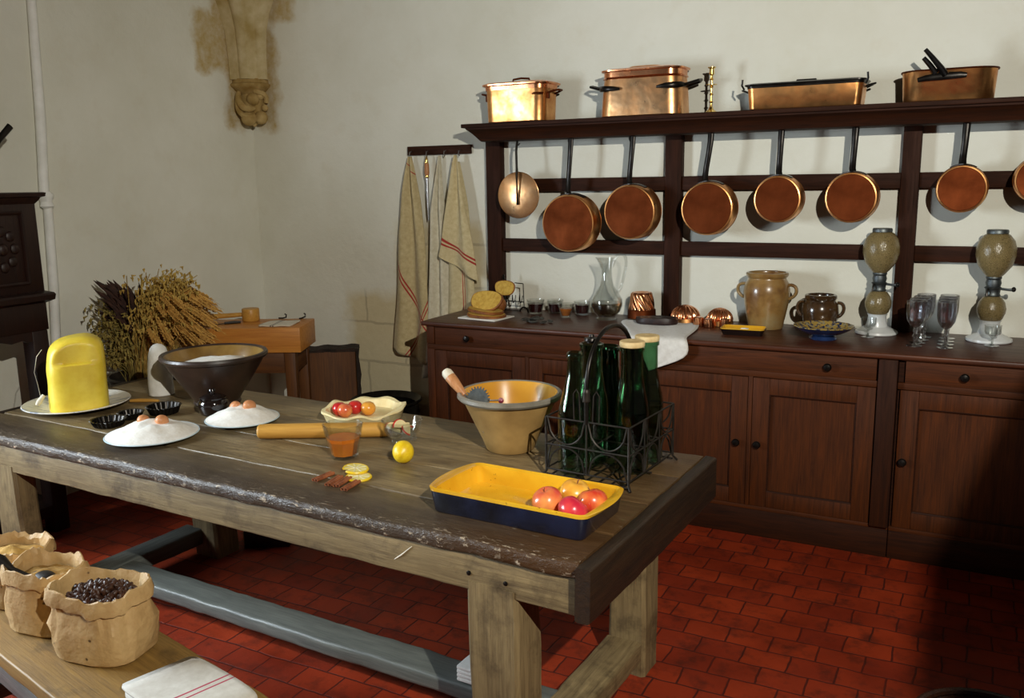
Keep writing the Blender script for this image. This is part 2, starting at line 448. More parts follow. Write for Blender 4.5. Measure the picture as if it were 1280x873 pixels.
M['whitecloth'] = cloth_mat('white_cloth', hx('e3e0da'), hx('d2cec6'), [])
M['greycloth'] = cloth_mat('pale_apron_cloth', hx('d6cfba'), hx('c2b99f'), [])
M['paperbag'] = None
M['paper'] = plain('paper', hx('f0ede6'), hx('e4e0d6'), .8, scale=30)
m = NT('kraft_paper'); v = m.coord(); f = m.noise(v, 6, 6, .7)
c = m.ramp(f, [(.3, hx('a98350')), (.7, hx('d0ae78'))])
sp = m.add('ShaderNodeTexVoronoi'); sp.inputs['Scale'].default_value = 16; m.link(v, sp.inputs['Vector'])
c = m.mix(m.maprange(sp.outputs['Distance'], .05, .09, .85, 0), c, hx('3a2412'))
m.set(Base_Color=c, Roughness=.6); m.bump(m.noise(v, 9, 4), .6, .02); M['paperbag'] = m.m
M['cocoa'] = plain('cocoa_beans', hx('4a2a18'), hx('2a150c'), .5, scale=40)
M['brownsugar'] = plain('brown_sugar', hx('b58c46'), hx('97702f'), .85, scale=60, bump=.5)
M['meal'] = plain('yellow_meal', hx('c49a4c'), hx('ad8238'), .85, scale=60, bump=.5)
M['bread'] = plain('bread_crumb', hx('d7b152'), hx('bf9236'), .85, scale=60, bump=.5)
M['crust'] = plain('bread_crust', hx('9c5e22'), hx('6e3a12'), .6, scale=20, bump=.3)
M['dried'] = plain('dried_pods', hx('4a4a44'), hx('201d18'), .6, scale=50, bump=.4)
M['choc'] = plain('dark_dried_slab', hx('2c1612'), hx('1a0c0a'), .5, scale=30, bump=.6)
m = NT('stoneware_salt'); v = m.coord(); f = m.noise(v, 7, 5)
m.set(Base_Color=m.ramp(f, [(.3, hx('5e381a')), (.5, hx('92703f')), (.7, hx('95845f'))]), Roughness=.28); m.b.inputs['Coat Weight'].default_value = .4; M['crock'] = m.m
m = NT('stoneware_brown'); v = m.coord(); f = m.noise(v, 8, 5)
m.set(Base_Color=m.ramp(f, [(.3, hx('24160a')), (.55, hx('4a331c')), (.75, hx('62492a'))]), Roughness=.2); m.b.inputs['Coat Weight'].default_value = .5; M['crockd'] = m.m
m = NT('patterned_faience'); v = m.coord(); f = m.noise(v, 60, 2); f2 = m.noise(v, 45, 2)
c = m.mix(m.maprange(f, .50, .56), hx('a88c46'), hx('22304e')); c = m.mix(m.maprange(f2, .56, .6), c, hx('8f8a72'))
m.set(Base_Color=c, Roughness=.2); M['faience'] = m.m
M['blueglaze'] = plain('blue_glaze', hx('24365e'), hx('141e36'), .2, scale=12, coat=.4)
m = NT('wire_netted_stoneware'); v = m.coord(); vo = m.add('ShaderNodeTexVoronoi'); vo.feature = 'DISTANCE_TO_EDGE'; vo.inputs['Scale'].default_value = 120; m.link(v, vo.inputs['Vector'])
c = m.mix(m.maprange(vo.outputs['Distance'], .02, .09, 1, 0), m.ramp(m.noise(v, 6, 3), [(.3, hx('786844')), (.7, hx('8e7c54'))]), hx('5e5236'))
m.set(Base_Color=c, Roughness=.25); m.bump(vo.outputs['Distance'], .3, .004); M['netted'] = m.m
m = NT('blue_brushed_plate'); v = m.coord('Object', (1, 1, 1)); f = m.noise(m.coord('Object', (2, 14, 1)), 4, 5, .6)
m.set(Base_Color=m.mix(m.maprange(f, .53, .62), hx('e4e0d4'), hx('8c98b4')), Roughness=.25); M['plate'] = m.m
M['bluerim'] = plain('pale_blue_enamel', hx('cfe0e6'), hx('b8ced6'), .3, scale=8, coat=.3)
M['straw'] = plain('straw', hx('cdb05c'), hx('a07c34'), .8, scale=30)
M['straw2'] = plain('golden_straw', hx('d8aa58'), hx('ae7c34'), .8, scale=30)
M['oats'] = plain('olive_oats', hx('a8944c'), hx('74622c'), .8, scale=30)
M['darkstem'] = plain('dark_seedheads', hx('44281c'), hx('2a1610'), .9, scale=30)
M['darkpot'] = plain('dark_pot', hx('2a221c'), hx('181310'), .5, scale=8)
M['bark'] = plain('bark', hx('33231a'), hx('1a110c'), .95, scale=18, bump=1, bdist=.02)
M['paint'] = plain('white_painted_pipe', hx('f4f4f0'), hx('e6e6e0'), .6, scale=10, bump=.2)
M['pinkwhite'] = plain('pink_knob', hx('d8a0a8'), hx('7c2a3c'), .3, scale=40)
M['woodhandle'] = wood('handle_wood', hx('a4683c'), hx('cc9464'), 'Z', 1, .4, .1)
M['bone'] = plain('pale_bone', hx('e4dccb'), hx('cfc4ac'), .5, scale=20)
M['wicker'] = wood('dark_wicker', hx('160b08'), hx('3a2012'), 'X', 3, .25, .4)
M['lampblack'] = plain('lamp_housing', hx('181818'), hx('101010'), .5, scale=5)

# ------------------------------------------------------------------ the room
XL, XR, YB, YF, ZC = -4.55, 2.4, 4.82, -2.4, 3.7
mb = MB().box(((XL+XR)/2, (YF+YB)/2, -.05), (XR-XL+.4, YB-YF+.4, .1)); struct('floor', mb, M['tiles'])
mb = MB().box(((XL+XR)/2, (YF+YB)/2, ZC+.05), (XR-XL+.4, YB-YF+.4, .1)); struct('ceiling', mb, M['ceil'])
mb = MB().box(((XL+XR)/2, YB+.1, ZC/2), (XR-XL+.4, .2, ZC)); struct('wall_back', mb, M['plaster'])
# left wall with a window opening (outside the frame, it lights the room)
WY0, WY1, WZ0, WZ1 = .1, 1.4, .95, 2.3
mb = MB()
mb.box((XL-.1, (YF+WY0)/2, ZC/2), (.2, WY0-YF, ZC)); mb.box((XL-.1, (WY1+YB)/2, ZC/2), (.2, YB-WY1, ZC))
mb.box((XL-.1, (WY0+WY1)/2, WZ0/2), (.2, WY1-WY0, WZ0)); mb.box((XL-.1, (WY0+WY1)/2, (WZ1+ZC)/2), (.2, WY1-WY0, ZC-WZ1))
struct('wall_left', mb, M['plaster'])
mb = MB().box((XR+.1, (YF+YB)/2, ZC/2), (.2, YB-YF+.4, ZC)); struct('wall_right', mb, M['farwall'])
mb = MB().box(((XL+XR)/2, YF-.1, ZC/2), (XR-XL+.4, .2, ZC)); struct('wall_front', mb, M['farwall'])
mb = MB()
for y in (WY0+.03, (WY0+WY1)/2, WY1-.03): mb.box((XL-.14, y, (WZ0+WZ1)/2), (.05, .05, WZ1-WZ0))
for z in (WZ0+.03, 1.4, 1.85, WZ1-.03): mb.box((XL-.14, (WY0+WY1)/2, z), (.045, WY1-WY0, .045))
struct('window_1', mb, M['paint'])

# rib springing from a carved corbel in the corner
mb = MB()
ax = (XL+.065, YB-.06, 0)
def ribs(a, r, z, i): return r*(1+.10*math.cos(a*6)+.06*abs(math.sin(a*9+.5)))
mb.lathe([(.125, 2.44), (.128, 2.6), (.138, 2.75), (.165, 2.86), (.215, 2.97), (.32, 3.2), (.44, 3.5), (.52, 3.69)], 48, ax, fun=ribs)
tr = struct('trim_1', mb, M['stone'])
mb = MB().lathe([(.06, 2.33), (.12, 2.385), (.135, 2.395), (.14, 2.41), (.125, 2.42), (.12, 2.445)], 24, ax)
mb.ball((ax[0], ax[1], 2.27), (.092, .092, .13), nz=.12, ns=3)
dv = V((.77, -.64, 0)); sv = V((.64, .77, 0)); A0 = V((ax[0], ax[1], 0))
def cp(u, d, z): return A0+sv*u+dv*d+V((0, 0, z))
for u, d, z, r in ((-.035, .085, 2.185, .052), (.045, .08, 2.19, .046), (.0, .075, 2.31, .045), (.075, .075, 2.255, .024), (.05, .07, 2.335, .03), (.0, .07, 2.145, .016)):
    mb.ball(cp(u, d, z), r, 16, 10)
mb.tube(bez(cp(-.085, .05, 2.36), cp(-.12, .10, 2.27), cp(-.05, .15, 2.22), cp(.005, .12, 2.25), 14), [.014, .018, .021, .023, .024, .025, .025, .025, .025, .024, .023, .021, .018, .015, .010], 10)
mb.tube(bez(cp(-.095, .05, 2.32), cp(-.12, .08, 2.21), cp(-.07, .13, 2.18), cp(.0, .12, 2.20), 10), .018, 8)
mb.tube(bez(cp(.01, .09, 2.365), cp(.06, .12, 2.35), cp(.10, .08, 2.35), cp(.085, .07, 2.29), 10), .017, 8)
struct('trim_2', mb, M['stonedark'])
# white painted pipe leaning along the left wall
mb = MB(); px = XL+.035
mb.tube([(px, 3.235, 3.69), (px, 3.22, 2.9), (px+.004, 3.185, 2.1), (px, 3.16, 1.72)], [.020, .022, .027, .026], 10)
mb.tube([(px, 3.175, 1.70), (px+.004, 3.15, 1.2), (px, 3.06, .02)], [.024, .026, .026], 10)
p = thing('wall_pipe', 'white painted pipe running up the plaster wall beside the dark carved dresser', 'pipe')
mb.build('pipe_run', M['paint'], p)
mb = MB().lathe([(.02, 1.63), (.036, 1.645), (.03, 1.67), (.038, 1.69), (.036, 1.71), (.022, 1.725)], 12, (px, 3.168, 0), fun=lambda a, r, z, i: r*(1+.1*math.sin(a*3+z*80)))
mb.build('pipe_joint', M['paint'], p)

# ------------------------------------------------------------------ wall rack with shelf
R = thing('wall_rack', 'long dark oak wall rack with a moulded top shelf above the white-backed counter', 'rack', (0, YB, .966))
X0, X1 = -2.655, 1.0
def rl(y): return y-YB
for a, b in ((-2.655, -2.557), (-1.535, -1.445), (-.347, -.265), (.85, .94)):
    MB().box(((a+b)/2, -.03, .55), (b-a, .06, 1.10), bev=.004).build('post', M['oakdZ'], R)
for z0, z1 in ((1.675-.966, 1.75-.966), (1.32-.966, 1.396-.966)):
    for a, b in ((-2.557, -1.535), (-1.445, -.347), (-.265, .85)):
        MB().box(((a+b)/2, -.03, (z0+z1)/2), (b-a-.001, .035, z1-z0), bev=.003).build('rail', M['oakdX'], R)
mb = MB().box(((-2.695+1)/2, -.14, 2.055-.966), (3.695, .275, .022), bev=.004)
mb.build('shelf_board', M['oakdX'], R)
prof = [(-.26, 1.078), (-.26, 1.068), (-.245, 1.06), (-.228, 1.045), (-.215, 1.025), (-.205, 1.005), (-.19, 1.0), (-.08, 1.0), (-.08, 1.078)]
mb = MB()
for i, e in enumerate((0, 1)):
    pass
def mould_ring(x, inset):
    return [V((x+(inset*(1.078-z)), y, z)) for y, z in prof]
mb.loft([mould_ring(-2.678, .95), mould_ring(1.0, 0)])
mb.build('shelf_moulding', M['oakdX'], R)
for x in (-2.386, -2.064, -1.704, -1.267, -.906, -.566, -.087, .222):
    mb = MB().tube([(x, -.09, 1.02), (x, -.15, 1.012), (x, -.165, 1.004), (x, -.165, .985), (x, -.15, .976), (x, -.135, .985)], .004, 6)
    mb.build('hook', M['iron'], R)

# ------------------------------------------------------------------ cupboards and worktop
def panel_door(root, x0, x1, z0, z1, knobx, y=0):
    """frame and panel door in front plane y"""
    d = MB(); w = .078
    d.box(((x0+w/2), y+.008, (z0+z1)/2), (w, .024, z1-z0), bev=.003); d.box((x1-w/2, y+.008, (z0+z1)/2), (w, .024, z1-z0), bev=.003)
    d.box(((x0+x1)/2, y+.008, z1-w/2), (x1-x0-2*w, .0235, w), bev=.003); d.box(((x0+x1)/2, y+.008, z0+w/2), (x1-x0-2*w, .0235, w), bev=.003)
    do = d.build('door', M['oakZ'], root)
    p = MB().box(((x0+x1)/2, y+.016, (z0+z1)/2), (x1-x0-2*w+.004, .012, z1-z0-2*w+.004))
    i = .012
    p.ring
    p.build('panel', M['oakZ'], do)
    fr = MB(); xa, xb, za, zb = x0+w, x1-w, z0+w, z1-w
    for a, b in (((xa, za), (xb, za)), ((xb, za), (xb, zb)), ((xb, zb), (xa, zb)), ((xa, zb), (xa, za))):
        fr.tube([(a[0], y+.003, a[1]), (b[0], y+.003, b[1])], .007, 6)
    fr.build('bead_moulding', M['oakdX'], do)
    if knobx is not None: knob(do, knobx, .475+.0, y)
def knob(par, x, z, y=0):
    MB().lathe([(.008, 0), (.008, .012), (.017, .02), (.019, .028), (.014, .036), (.002, .039)], 16, (x, y-.002, z), rx(PI/2)).build('knob', M['iron'], par)
def drawer(root, x0, x1, knobs, y=0):
    d = MB().box(((x0+x1)/2, y+.006, .8825), (x1-x0, .022, .099), bev=.004).build('drawer', M['oakX'], root)
    for k in knobs: knob(d, k, .882, y)
YC = 4.19
S = thing('sideboard', 'long reddish oak sideboard with panelled doors below the pots and jelly moulds', 'sideboard', (0, YC, 0))
def carcass(root, x0, x1):
    b = MB()
    b.box(((x0+x1)/2, .32, .54), (x1-x0, .60, .80))
    b.build('carcass', M['oakdX'], root)
    b = MB()
    for z, h in ((.818, .03), (.936, .008), (.147, .02)): b.box(((x0+x1)/2, .01, z), (x1-x0, .026, h), bev=.002)
    b.build('face_rail', M['oakX'], root)
    b = MB().box(((x0+x1)/2, .3, .07), (x1-x0, .60, .139), bev=.003); b.build('plinth', M['oakdX'], root)
carcass(S, -2.745, -.265)
for a, b in ((-2.745, -2.695), (-2.117, -2.095), (-1.535, -1.505), (-.918, -.898)):
    MB().box(((a+b)/2, .008, .48), (b-a, .026, .65), bev=.003).build('stile', M['oakZ'], S)
MB().box((-2.72, .008, .885), (.05, .026, .10), bev=.003).build('stile', M['oakZ'], S)
MB().box((-1.52, .008, .885), (.03, .026, .10), bev=.003).build('stile', M['oakZ'], S)
drawer(S, -2.69, -1.54, (-2.47, -1.76)); drawer(S, -1.50, -.352, (-1.27, -.56))
panel_door(S, -2.693, -2.119, .158, .80, -2.165); panel_door(S, -2.093, -1.537, .158, .80, -2.05)
panel_door(S, -1.503, -.92, .158, .80, -.965); panel_door(S, -.896, -.35, .158, .80, -.865)
MB().box((-.304, -.006, .545), (.08, .045, .785), bev=.006).build('pilaster', M['oakdZ'], S)
S2 = thing('sideboard', 'shaded dark end sideboard standing below the cut glass goblets', 'sideboard', (0, YC, 0))
carcass(S2, -.262, 1.2)
drawer(S2, -.235, .42, (.0,)); panel_door(S2, -.25, .44, .158, .80, -.222); panel_door(S2, .46, 1.19, .158, .80, None); drawer(S2, .46, 1.18, (.8,))
mb = MB().box(((-2.77+1.22)/2, 4.4925, .952), (3.99, .655, .025), bev=.007, seg=3)
M['top'] = wood('worktop_oak', hx('2e160c'), hx('5e3018'), 'X', 1, .4, .2, spec=.35)
solo('worktop', mb, M['top'], 'long dark oak worktop running across both sideboards under the wall rack', 'worktop')

# ------------------------------------------------------------------ big table
YT0, YT1, XT0, XT1 = 1.925, 2.945, -3.87, -.938
TB = thing('farmhouse_table', 'heavy worn grey oak kitchen table with thick stretchers in the middle of the room', 'table', (0, 0, 0), TA)
def rough_board(c, d, mat, name, par, bev=.008, amp=.004, cuts=30, ax=0):
    b = MB().box(c, d)
    ed = [e for e in b.bm.edges if abs((e.verts[0].co-e.verts[1].co)[ax]) > d[ax]*.5]
    bmesh.ops.subdivide_edges(b.bm, edges=ed, cuts=cuts, use_grid_fill=True)
    long_e = [e for e in b.bm.edges if len(e.link_faces) == 2 and e.calc_face_angle(0) > 1 and abs((e.verts[0].co-e.verts[1].co)[ax]) > 1e-4]
    bmesh.ops.bevel(b.bm, geom=long_e, offset=bev, segments=3, affect='EDGES', profile=.5)
    def w(co):
        n = noise.noise_vector(co*9)*amp + noise.noise_vector(co*28+V((3, 1, 2)))*amp*.6
        n[ax] *= .3
        return co+n
    b.warp(w)
    return b.build(name, mat, par, ang=50)
planks = [(YT0, 2.150), (2.153, 2.41), (2.414, 2.69), (2.693, YT1)]
for a, b in planks:
    rough_board(((XT0+XT1)/2, (a+b)/2, .746), (XT1-XT0, b-a, .048), M['tabtop'], 'plank', TB, bev=.014 if a in (YT0,) else .004, amp=.004 if a == YT0 else .0022, cuts=90)
rough_board((-.915, (YT0+YT1)/2-.006, .694), (.044, YT1-YT0+.03, .15), M['tabend'], 'end_board', TB, bev=.008, amp=.003, cuts=30, ax=1)
rough_board((-3.895, (YT0+YT1)/2, .694), (.05, YT1-YT0+.02, .15), M['tabend'], 'end_board', TB, bev=.008, amp=.003, cuts=30, ax=1)
for y in (1.966, 2.905):
    rough_board((-2.412, y, .668), (2.948, .052, .107), M['legX'], 'apron', TB, bev=.006, amp=.003, cuts=60)
def leg(x0, x1, y0, y1, top, bx=0, by=0, zt=.64):
    b = MB()
    rings = []
    for i in range(13):
        z = zt*i/12; k = 1-i/12
        pts = []
        for (x, y) in ((x0, y0), (x1, y0), (x1, y1), (x0, y1)):
            pts.append((x+bx*k, y+by*k))
        # chamfered square
        ch = .012; X0_, X1_, Y0_, Y1_ = x0+bx*k, x1+bx*k, y0+by*k, y1+by*k
        oc = [(X0_+ch, Y0_), ((X0_+X1_)/2, Y0_), (X1_-ch, Y0_), (X1_, Y0_+ch), (X1_, (Y0_+Y1_)/2), (X1_, Y1_-ch), (X1_-ch, Y1_), (X0_+ch, Y1_), (X0_, Y1_-ch), (X0_, Y0_+ch)]
        rings.append([V((x, y, z))+noise.noise_vector(V((x*8, y*8, z*6)))*.005 for x, y in oc])
        for p_ in rings[-1]:
            if i == 0: p_.z = 0.0
    b.loft(rings)
    return b.build('leg', M['legZ'], TB)
leg(-1.297, -1.131, 1.936, 2.08, .64, .01)
leg(-1.195, -1.055, 2.70, 2.83, .64)
leg(-3.64, -3.475, 1.936, 2.03, .64, .03)
leg(-3.41, -3.25, 2.69, 2.83, .64, .05)
# the long stretcher, two end stretchers
rough_board((-2.265, 2.255, .095), (2.16, .135, .06), M['strX'], 'stretcher', TB, bev=.014, amp=.004, cuts=40)
rough_board((-1.135, 2.40, .095), (.13, .60, .075), M['legY'], 'stretcher', TB, bev=.010, amp=.003, cuts=14, ax=1)
rough_board((-3.36, 2.39, .095), (.12, .62, .075), M['strY'], 'stretcher', TB, bev=.010, amp=.003, cuts=14, ax=1)
for x, z in ((-1.285, .665), (-1.165, .66)):
    MB().lathe([(.007, 0), (.007, .007), (.003, .009)], 10, (x, 1.945, z), rx(PI/2)).build('peg', M['iron'], TB)
MB().tube([(-1.555, 1.941, .645), (-1.52, 1.938, .67), (-1.48, 1.938, .705)], [.001, .0025, .001], 6).build('repair_splint', M['bone'], TB)

# ------------------------------------------------------------------ on the table
# plate + butter mound + cutter
def plate_mb(r, h=.022, t=.006, foot=.55, well=.62):
    return MB().lathe([(.001, .004), (r*foot, .004), (r*foot, 0), (r*(foot+.03), 0), (r*(foot+.06), .005), (r*.98, h-.003), (r, h), (r*.985, h+.003), (r*(well+.05), .004+t+.003), (r*well, .004+t), (.001, .004+t)], 48)
q = T(-3.655, 2.362, .771)
solo('dinner_plate', plate_mb(.225, .026), M['plate'], 'large white plate with faded blue brushwork under the butter mound', 'plate', q, .4)
bt = thing('butter_mound', 'tall yellow mound of butter with its upper front sliced away', 'butter', T(-3.625, 2.355, .783), .94)
mb = MB()
RX, RY = .122, .112
Nz = 36; Na = 56
rings = []
Ht = .318
for i in range(Nz+1):
    t = i/Nz; z = Ht*(1-(1-t)**1.35)
    q_ = max(0.0, (z-.175)/(Ht-.174))
    sx = (1-q_**4.6)**(1/2.4)*(1-.06*t)
    cut = -.2 if z < .196 else max(-.2, -.092 - max(0, (.206-z))*12)
    ring = []
    for k in range(Na):
        a = 2*PI*k/Na
        ca, sa = math.cos(a), math.sin(a)
        x = RX*sx*math.copysign(abs(ca)**.56, ca); y = RY*(.25+.75*sx)*math.copysign(abs(sa)**.56, sa)
        if z > .196: y = max(y, cut+.003*math.sin(x*50+2))
        n = noise.noise(V((x*14, y*14, z*14)))*.004
        ring.append(V((x*(1+n*8)+.012*t*t, y*(1+n*5), z+(.012*x/RX*q_ if q_ > 0 else 0))))
    rings.append(ring)
mb.loft(rings); mb.build('butter_body', M['butter'], bt, ang=50)
bc = thing('butter_cutter', 'thin butter wire with a pale toggle handle looped round the butter mound', 'cutter', T(-3.625, 2.355, .783), .94)
mb = MB().tube([(-.148, -.055, .055), (-.156, -.03, .12), (-.165, .0, .17), (-.15, .02, .235), (-.128, .03, .262)], .0012, 5); mb.build('wire', M['steel'], bc)
mb = MB().tube([(-.136, -.05, .075), (-.158, -.058, .048), (-.166, -.063, .035)], [.008, .012, .008], 10); mb.build('toggle', M['bone'], bc)
# fluted tart tins
def tart_tin(r, h):
    prof = [(.001, 0), (r*.78, 0), (r*.82, .002), (r, h), (r+.004, h), (r+.003, h+.0015), (r-.004, h), (r*.79, .004), (.001, .003)]
    return MB().lathe(prof, 96, fun=lambda a, q_, z, i: q_*(1+(.045*math.cos(24*a) if q_ > r*.8 else 0)))
g_ = 'black fluted tart tins between the butter and the flour'
solo('tart_tin', tart_tin(.068, .027), M['tin'], 'small black fluted tart tin nearest to the front edge, beside the butter plate', 'tin', T(-3.245, 2.225, .771), 0, g_)
solo('tart_tin', tart_tin(.050, .027), M['tin'], 'black fluted tart tin in the middle, half hidden behind the front flour plate', 'tin', T(-3.262, 2.345, .7715), .3, g_, rot=(0, 0, .3))
solo('tart_tin', tart_tin(.070, .034), M['tin'], 'deepest black fluted tart tin, farthest back in front of the white sugar loaf', 'tin', T(-3.205, 2.468, .771), .1, g_)
mb = MB().tube([(-.07, 0, .012), (-.03, 0, .013), (.03, 0, .012), (.06, 0, .010)], [.009, .012, .010, .007], 10, flat=(1, .8))
solo('pastry_brush_handle', mb, M['pin'], 'short tan wooden handle lying behind the butter plate', 'handle', T(-3.43, 2.55, .771), .5)
# sugar loaf
def sl(a, r, z, i): return r*(1+.02*math.sin(a*3+z*20))
mb = MB().lathe([(.054, 0), (.058, .004), (.057, .06), (.053, .13), (.046, .19), (.036, .225), (.02, .241), (.001, .246)], 28, fun=sl)
solo('sugar_loaf', mb, M['sugarloaf'], 'white round-topped sugar loaf standing beside the big brown bowl', 'sugar', T(-3.51, 2.70, .771), 0)
# large brown bowl
bw = thing('mixing_bowl', 'large dark brown flared bowl with an olive inside holding flour', 'bowl', T(-3.135, 2.705, .771))
outer = [(.001, .0), (.10, 0), (.105, .008), (.10, .02), (.125, .06), (.165, .12), (.20, .175), (.218, .208), (.232, .214), (.236, .224), (.232, .234), (.222, .236)]
MB().lathe(outer + [(.214, .226)], 56, caps=(True, False)).build('bowl_body', M['darkglaze'], bw)
MB().lathe([(.2225, .2355), (.212, .224), (.196, .182), (.160, .127), (.118, .067), (.08, .035), (.001, .028)], 56, caps=(False, True)).build('inner_glaze', M['olive'], bw)
f = MB().lathe([(.176, .152), (.174, .165), (.14, .190), (.07, .208), (.001, .213)], 40, fun=lambda a, r, z, i: r*(1+.05*noise.noise(V((math.cos(a)*3, math.sin(a)*3, i)))), c=(.0, .0, .0))
f.warp(lambda co: co+V((0, 0, .012*noise.noise(co*16))))
solo('flour_heap', f, M['flour'], 'white flour filling the big dark brown bowl', 'flour', T(-3.135, 2.705, .772))['kind'] = 'stuff'
# small black lidded pot
pt = thing('lidded_pot', 'small glossy black lidded pot in front of the big brown bowl', 'pot', T(-3.003, 2.566, .771))
MB().lathe([(.001, 0), (.052, 0), (.058, .008), (.064, .035), (.063, .055), (.056, .066), (.052, .068)], 32).build('pot_body', M['blackglaze'], pt)
l_ = MB().lathe([(.056, .0685), (.057, .073), (.04, .082), (.018, .088), (.010, .092), (.010, .096), (.015, .102), (.013, .109), (.001, .112)], 32).build('lid', M['blackglaze'], pt)
# flour plates with eggs
def flour_plate(loc, r, lab1, lab2, seed, eggs, el):
    pl = solo('enamel_plate', plate_mb(r, .016, .004), M['bluerim'], lab1, 'plate', loc)
    f = MB(); n = 40; rg = []
    for i in range(15):
        t = i/14; rr = r*.965*(1-t)+.0005
        h = .016+ .054*(1-(rr/(r*.965))**1.7)
        rg.append([V((rr*math.cos(2*PI*k/n), rr*math.sin(2*PI*k/n), h+.010*noise.noise(V((rr*math.cos(2*PI*k/n)*22+seed, rr*math.sin(2*PI*k/n)*22, seed)))*min(1, 3*(1-rr/(r*.965))))) for k in range(n)])
    rg[0] = [V((p_.x*1.02, p_.y*1.0, .0185)) for p_ in rg[0]]
    f.loft(rg, (False, True))
    fo = solo('flour_heap', f, M['flour'], lab2, 'flour', loc); fo['kind'] = 'stuff'
    for (dx, dy, dz, rot), lb in zip(eggs, el):
        e = MB().ball((0, 0, 0), (.024, .024, .031), 20, 14, fun=lambda th, a: 1-.10*math.cos(PI-th))
        solo('egg', e, M['egg'], lb, 'egg', (loc[0]+dx, loc[1]+dy, loc[2]+dz), group='brown eggs set in flour', rot=rot)
flour_plate(T(-2.932, 2.195, .771), .178, 'pale blue enamel plate of flour nearer the table front, beside the tart tins', 'white flour heaped on the front plate beside the tart tins', 1.3,
            [(-.045, .0, .062, (.9, .3, .2)), (.035, .02, .066, (1.1, -.4, .5))],
            ['left brown egg in the flour on the front plate, lying lower', 'brown egg on the crest of the front flour plate, farther from the butter'])
flour_plate(T(-2.785, 2.525, .771), .152, 'pale plate of flour farther back, in front of the black lidded pot', 'white flour heaped on the plate near the rolling pin', 5.1,
            [(-.035, .0, .060, (.8, .3, .9)), (.032, .01, .070, (1.2, -.3, .2))],
            ['smaller floury brown egg beside the black lidded pot', 'brown egg standing highest on the back flour plate, towards the rolling pin'])
# rolling pin
a0, a1 = T(-2.537, 2.372, .80), T(-2.085, 2.635, .80)
d_ = a1-a0
mb = MB(); L = d_.length
mb.lathe([(.001, 0), (.022, .001), (.028, .008), (.0295, .05), (.030, L/2), (.0295, L-.05), (.028, L-.008), (.022, L-.001), (.001, L)], 24, mat=ry(PI/2))
solo('rolling_pin', mb, M['pin'], 'plain yellowish wooden rolling pin lying behind the glass of jam', 'rolling pin', a0, math.atan2(d_.y, d_.x))
# pastry case with plums
def dough(a, r, z, i): return r*(1+.018*math.sin(a*9+i*.3)+.05*noise.noise(V((math.cos(a)*2.5, math.sin(a)*2.5, .3))))
mb = MB().lathe([(.001, 0), (.15, 0), (.160, .008), (.170, .032), (.178, .040), (.176, .048), (.158, .046), (.138, .014), (.001, .010)], 72, fun=dough)
mb.warp(lambda co: co+V((0, 0, .008*noise.noise(co*13) *(2.2 if co.z > .03 else .2))))
solo('pastry_case', mb, M['dough'], 'raw pastry tart case with a ragged rim holding red and yellow plums', 'pastry', T(-2.365, 2.80, .771))
pc = T(-2.365, 2.80, .771)
for i, (dx, dy, mt, lb) in enumerate([(-.088, -.045, 'plum', 'red plum at the pastry rim nearest the flour plate'), (-.052, -.055, 'fr_orange', 'orange-red plum lying frontmost among the plums in the pastry'), (-.045, .004, 'plum', 'deep red plum in the middle of the pastry plums'), (.018, .012, 'plumy', 'single yellow plum in the raw pastry case')]):
    pm = MB().ball((0, 0, .030), (.032, .032, .030), nz=.03, ns=3, fun=lambda th, a: 1-.12*math.exp(-((PI-th)/.35)**2))
    solo('plum', pm, M[mt], lb, 'plum', (pc.x+dx, pc.y+dy, pc.z+.011), i, 'plums in the pastry case')
# glass of jam
def facet(n): return lambda a, r, z, i: r/math.cos(((a+PI/n) % (2*PI/n))-PI/n)*.97 if r > .01 else r
def tumbler(name, lab, loc, r0, r1, h, fill, fmat, n=8, rz=0, group=None, cat='glass', seg=64, t=.0035):
    g = thing(name, lab, cat, loc, rz, group)
    prof = [(.001, 0), (r0, 0), (r0*1.02, .004), (r1, h), (r1-.001, h+.001), (r1-t, h), (r0-t, .010), (.001, .009)]
    MB().lathe(prof, seg, fun=facet(n)).build('glass_wall', M['glass'], g, ang=20)
    rf = r0+(r1-r0)*fill
    MB().lathe([(.001, .0096), (r0-t-.0008, .0105), (rf-t-.0006, h*fill), (.001, h*fill)], seg, fun=facet(n)).build('drink' if fmat != 'jam' else 'jam', M[fmat], g)
    return g
tumbler('jam_glass', 'faceted clear tumbler half full of orange jam beside the rolling pin', T(-2.084, 2.35, .771), .046, .070, .125, .60, 'jam', 8, .2)
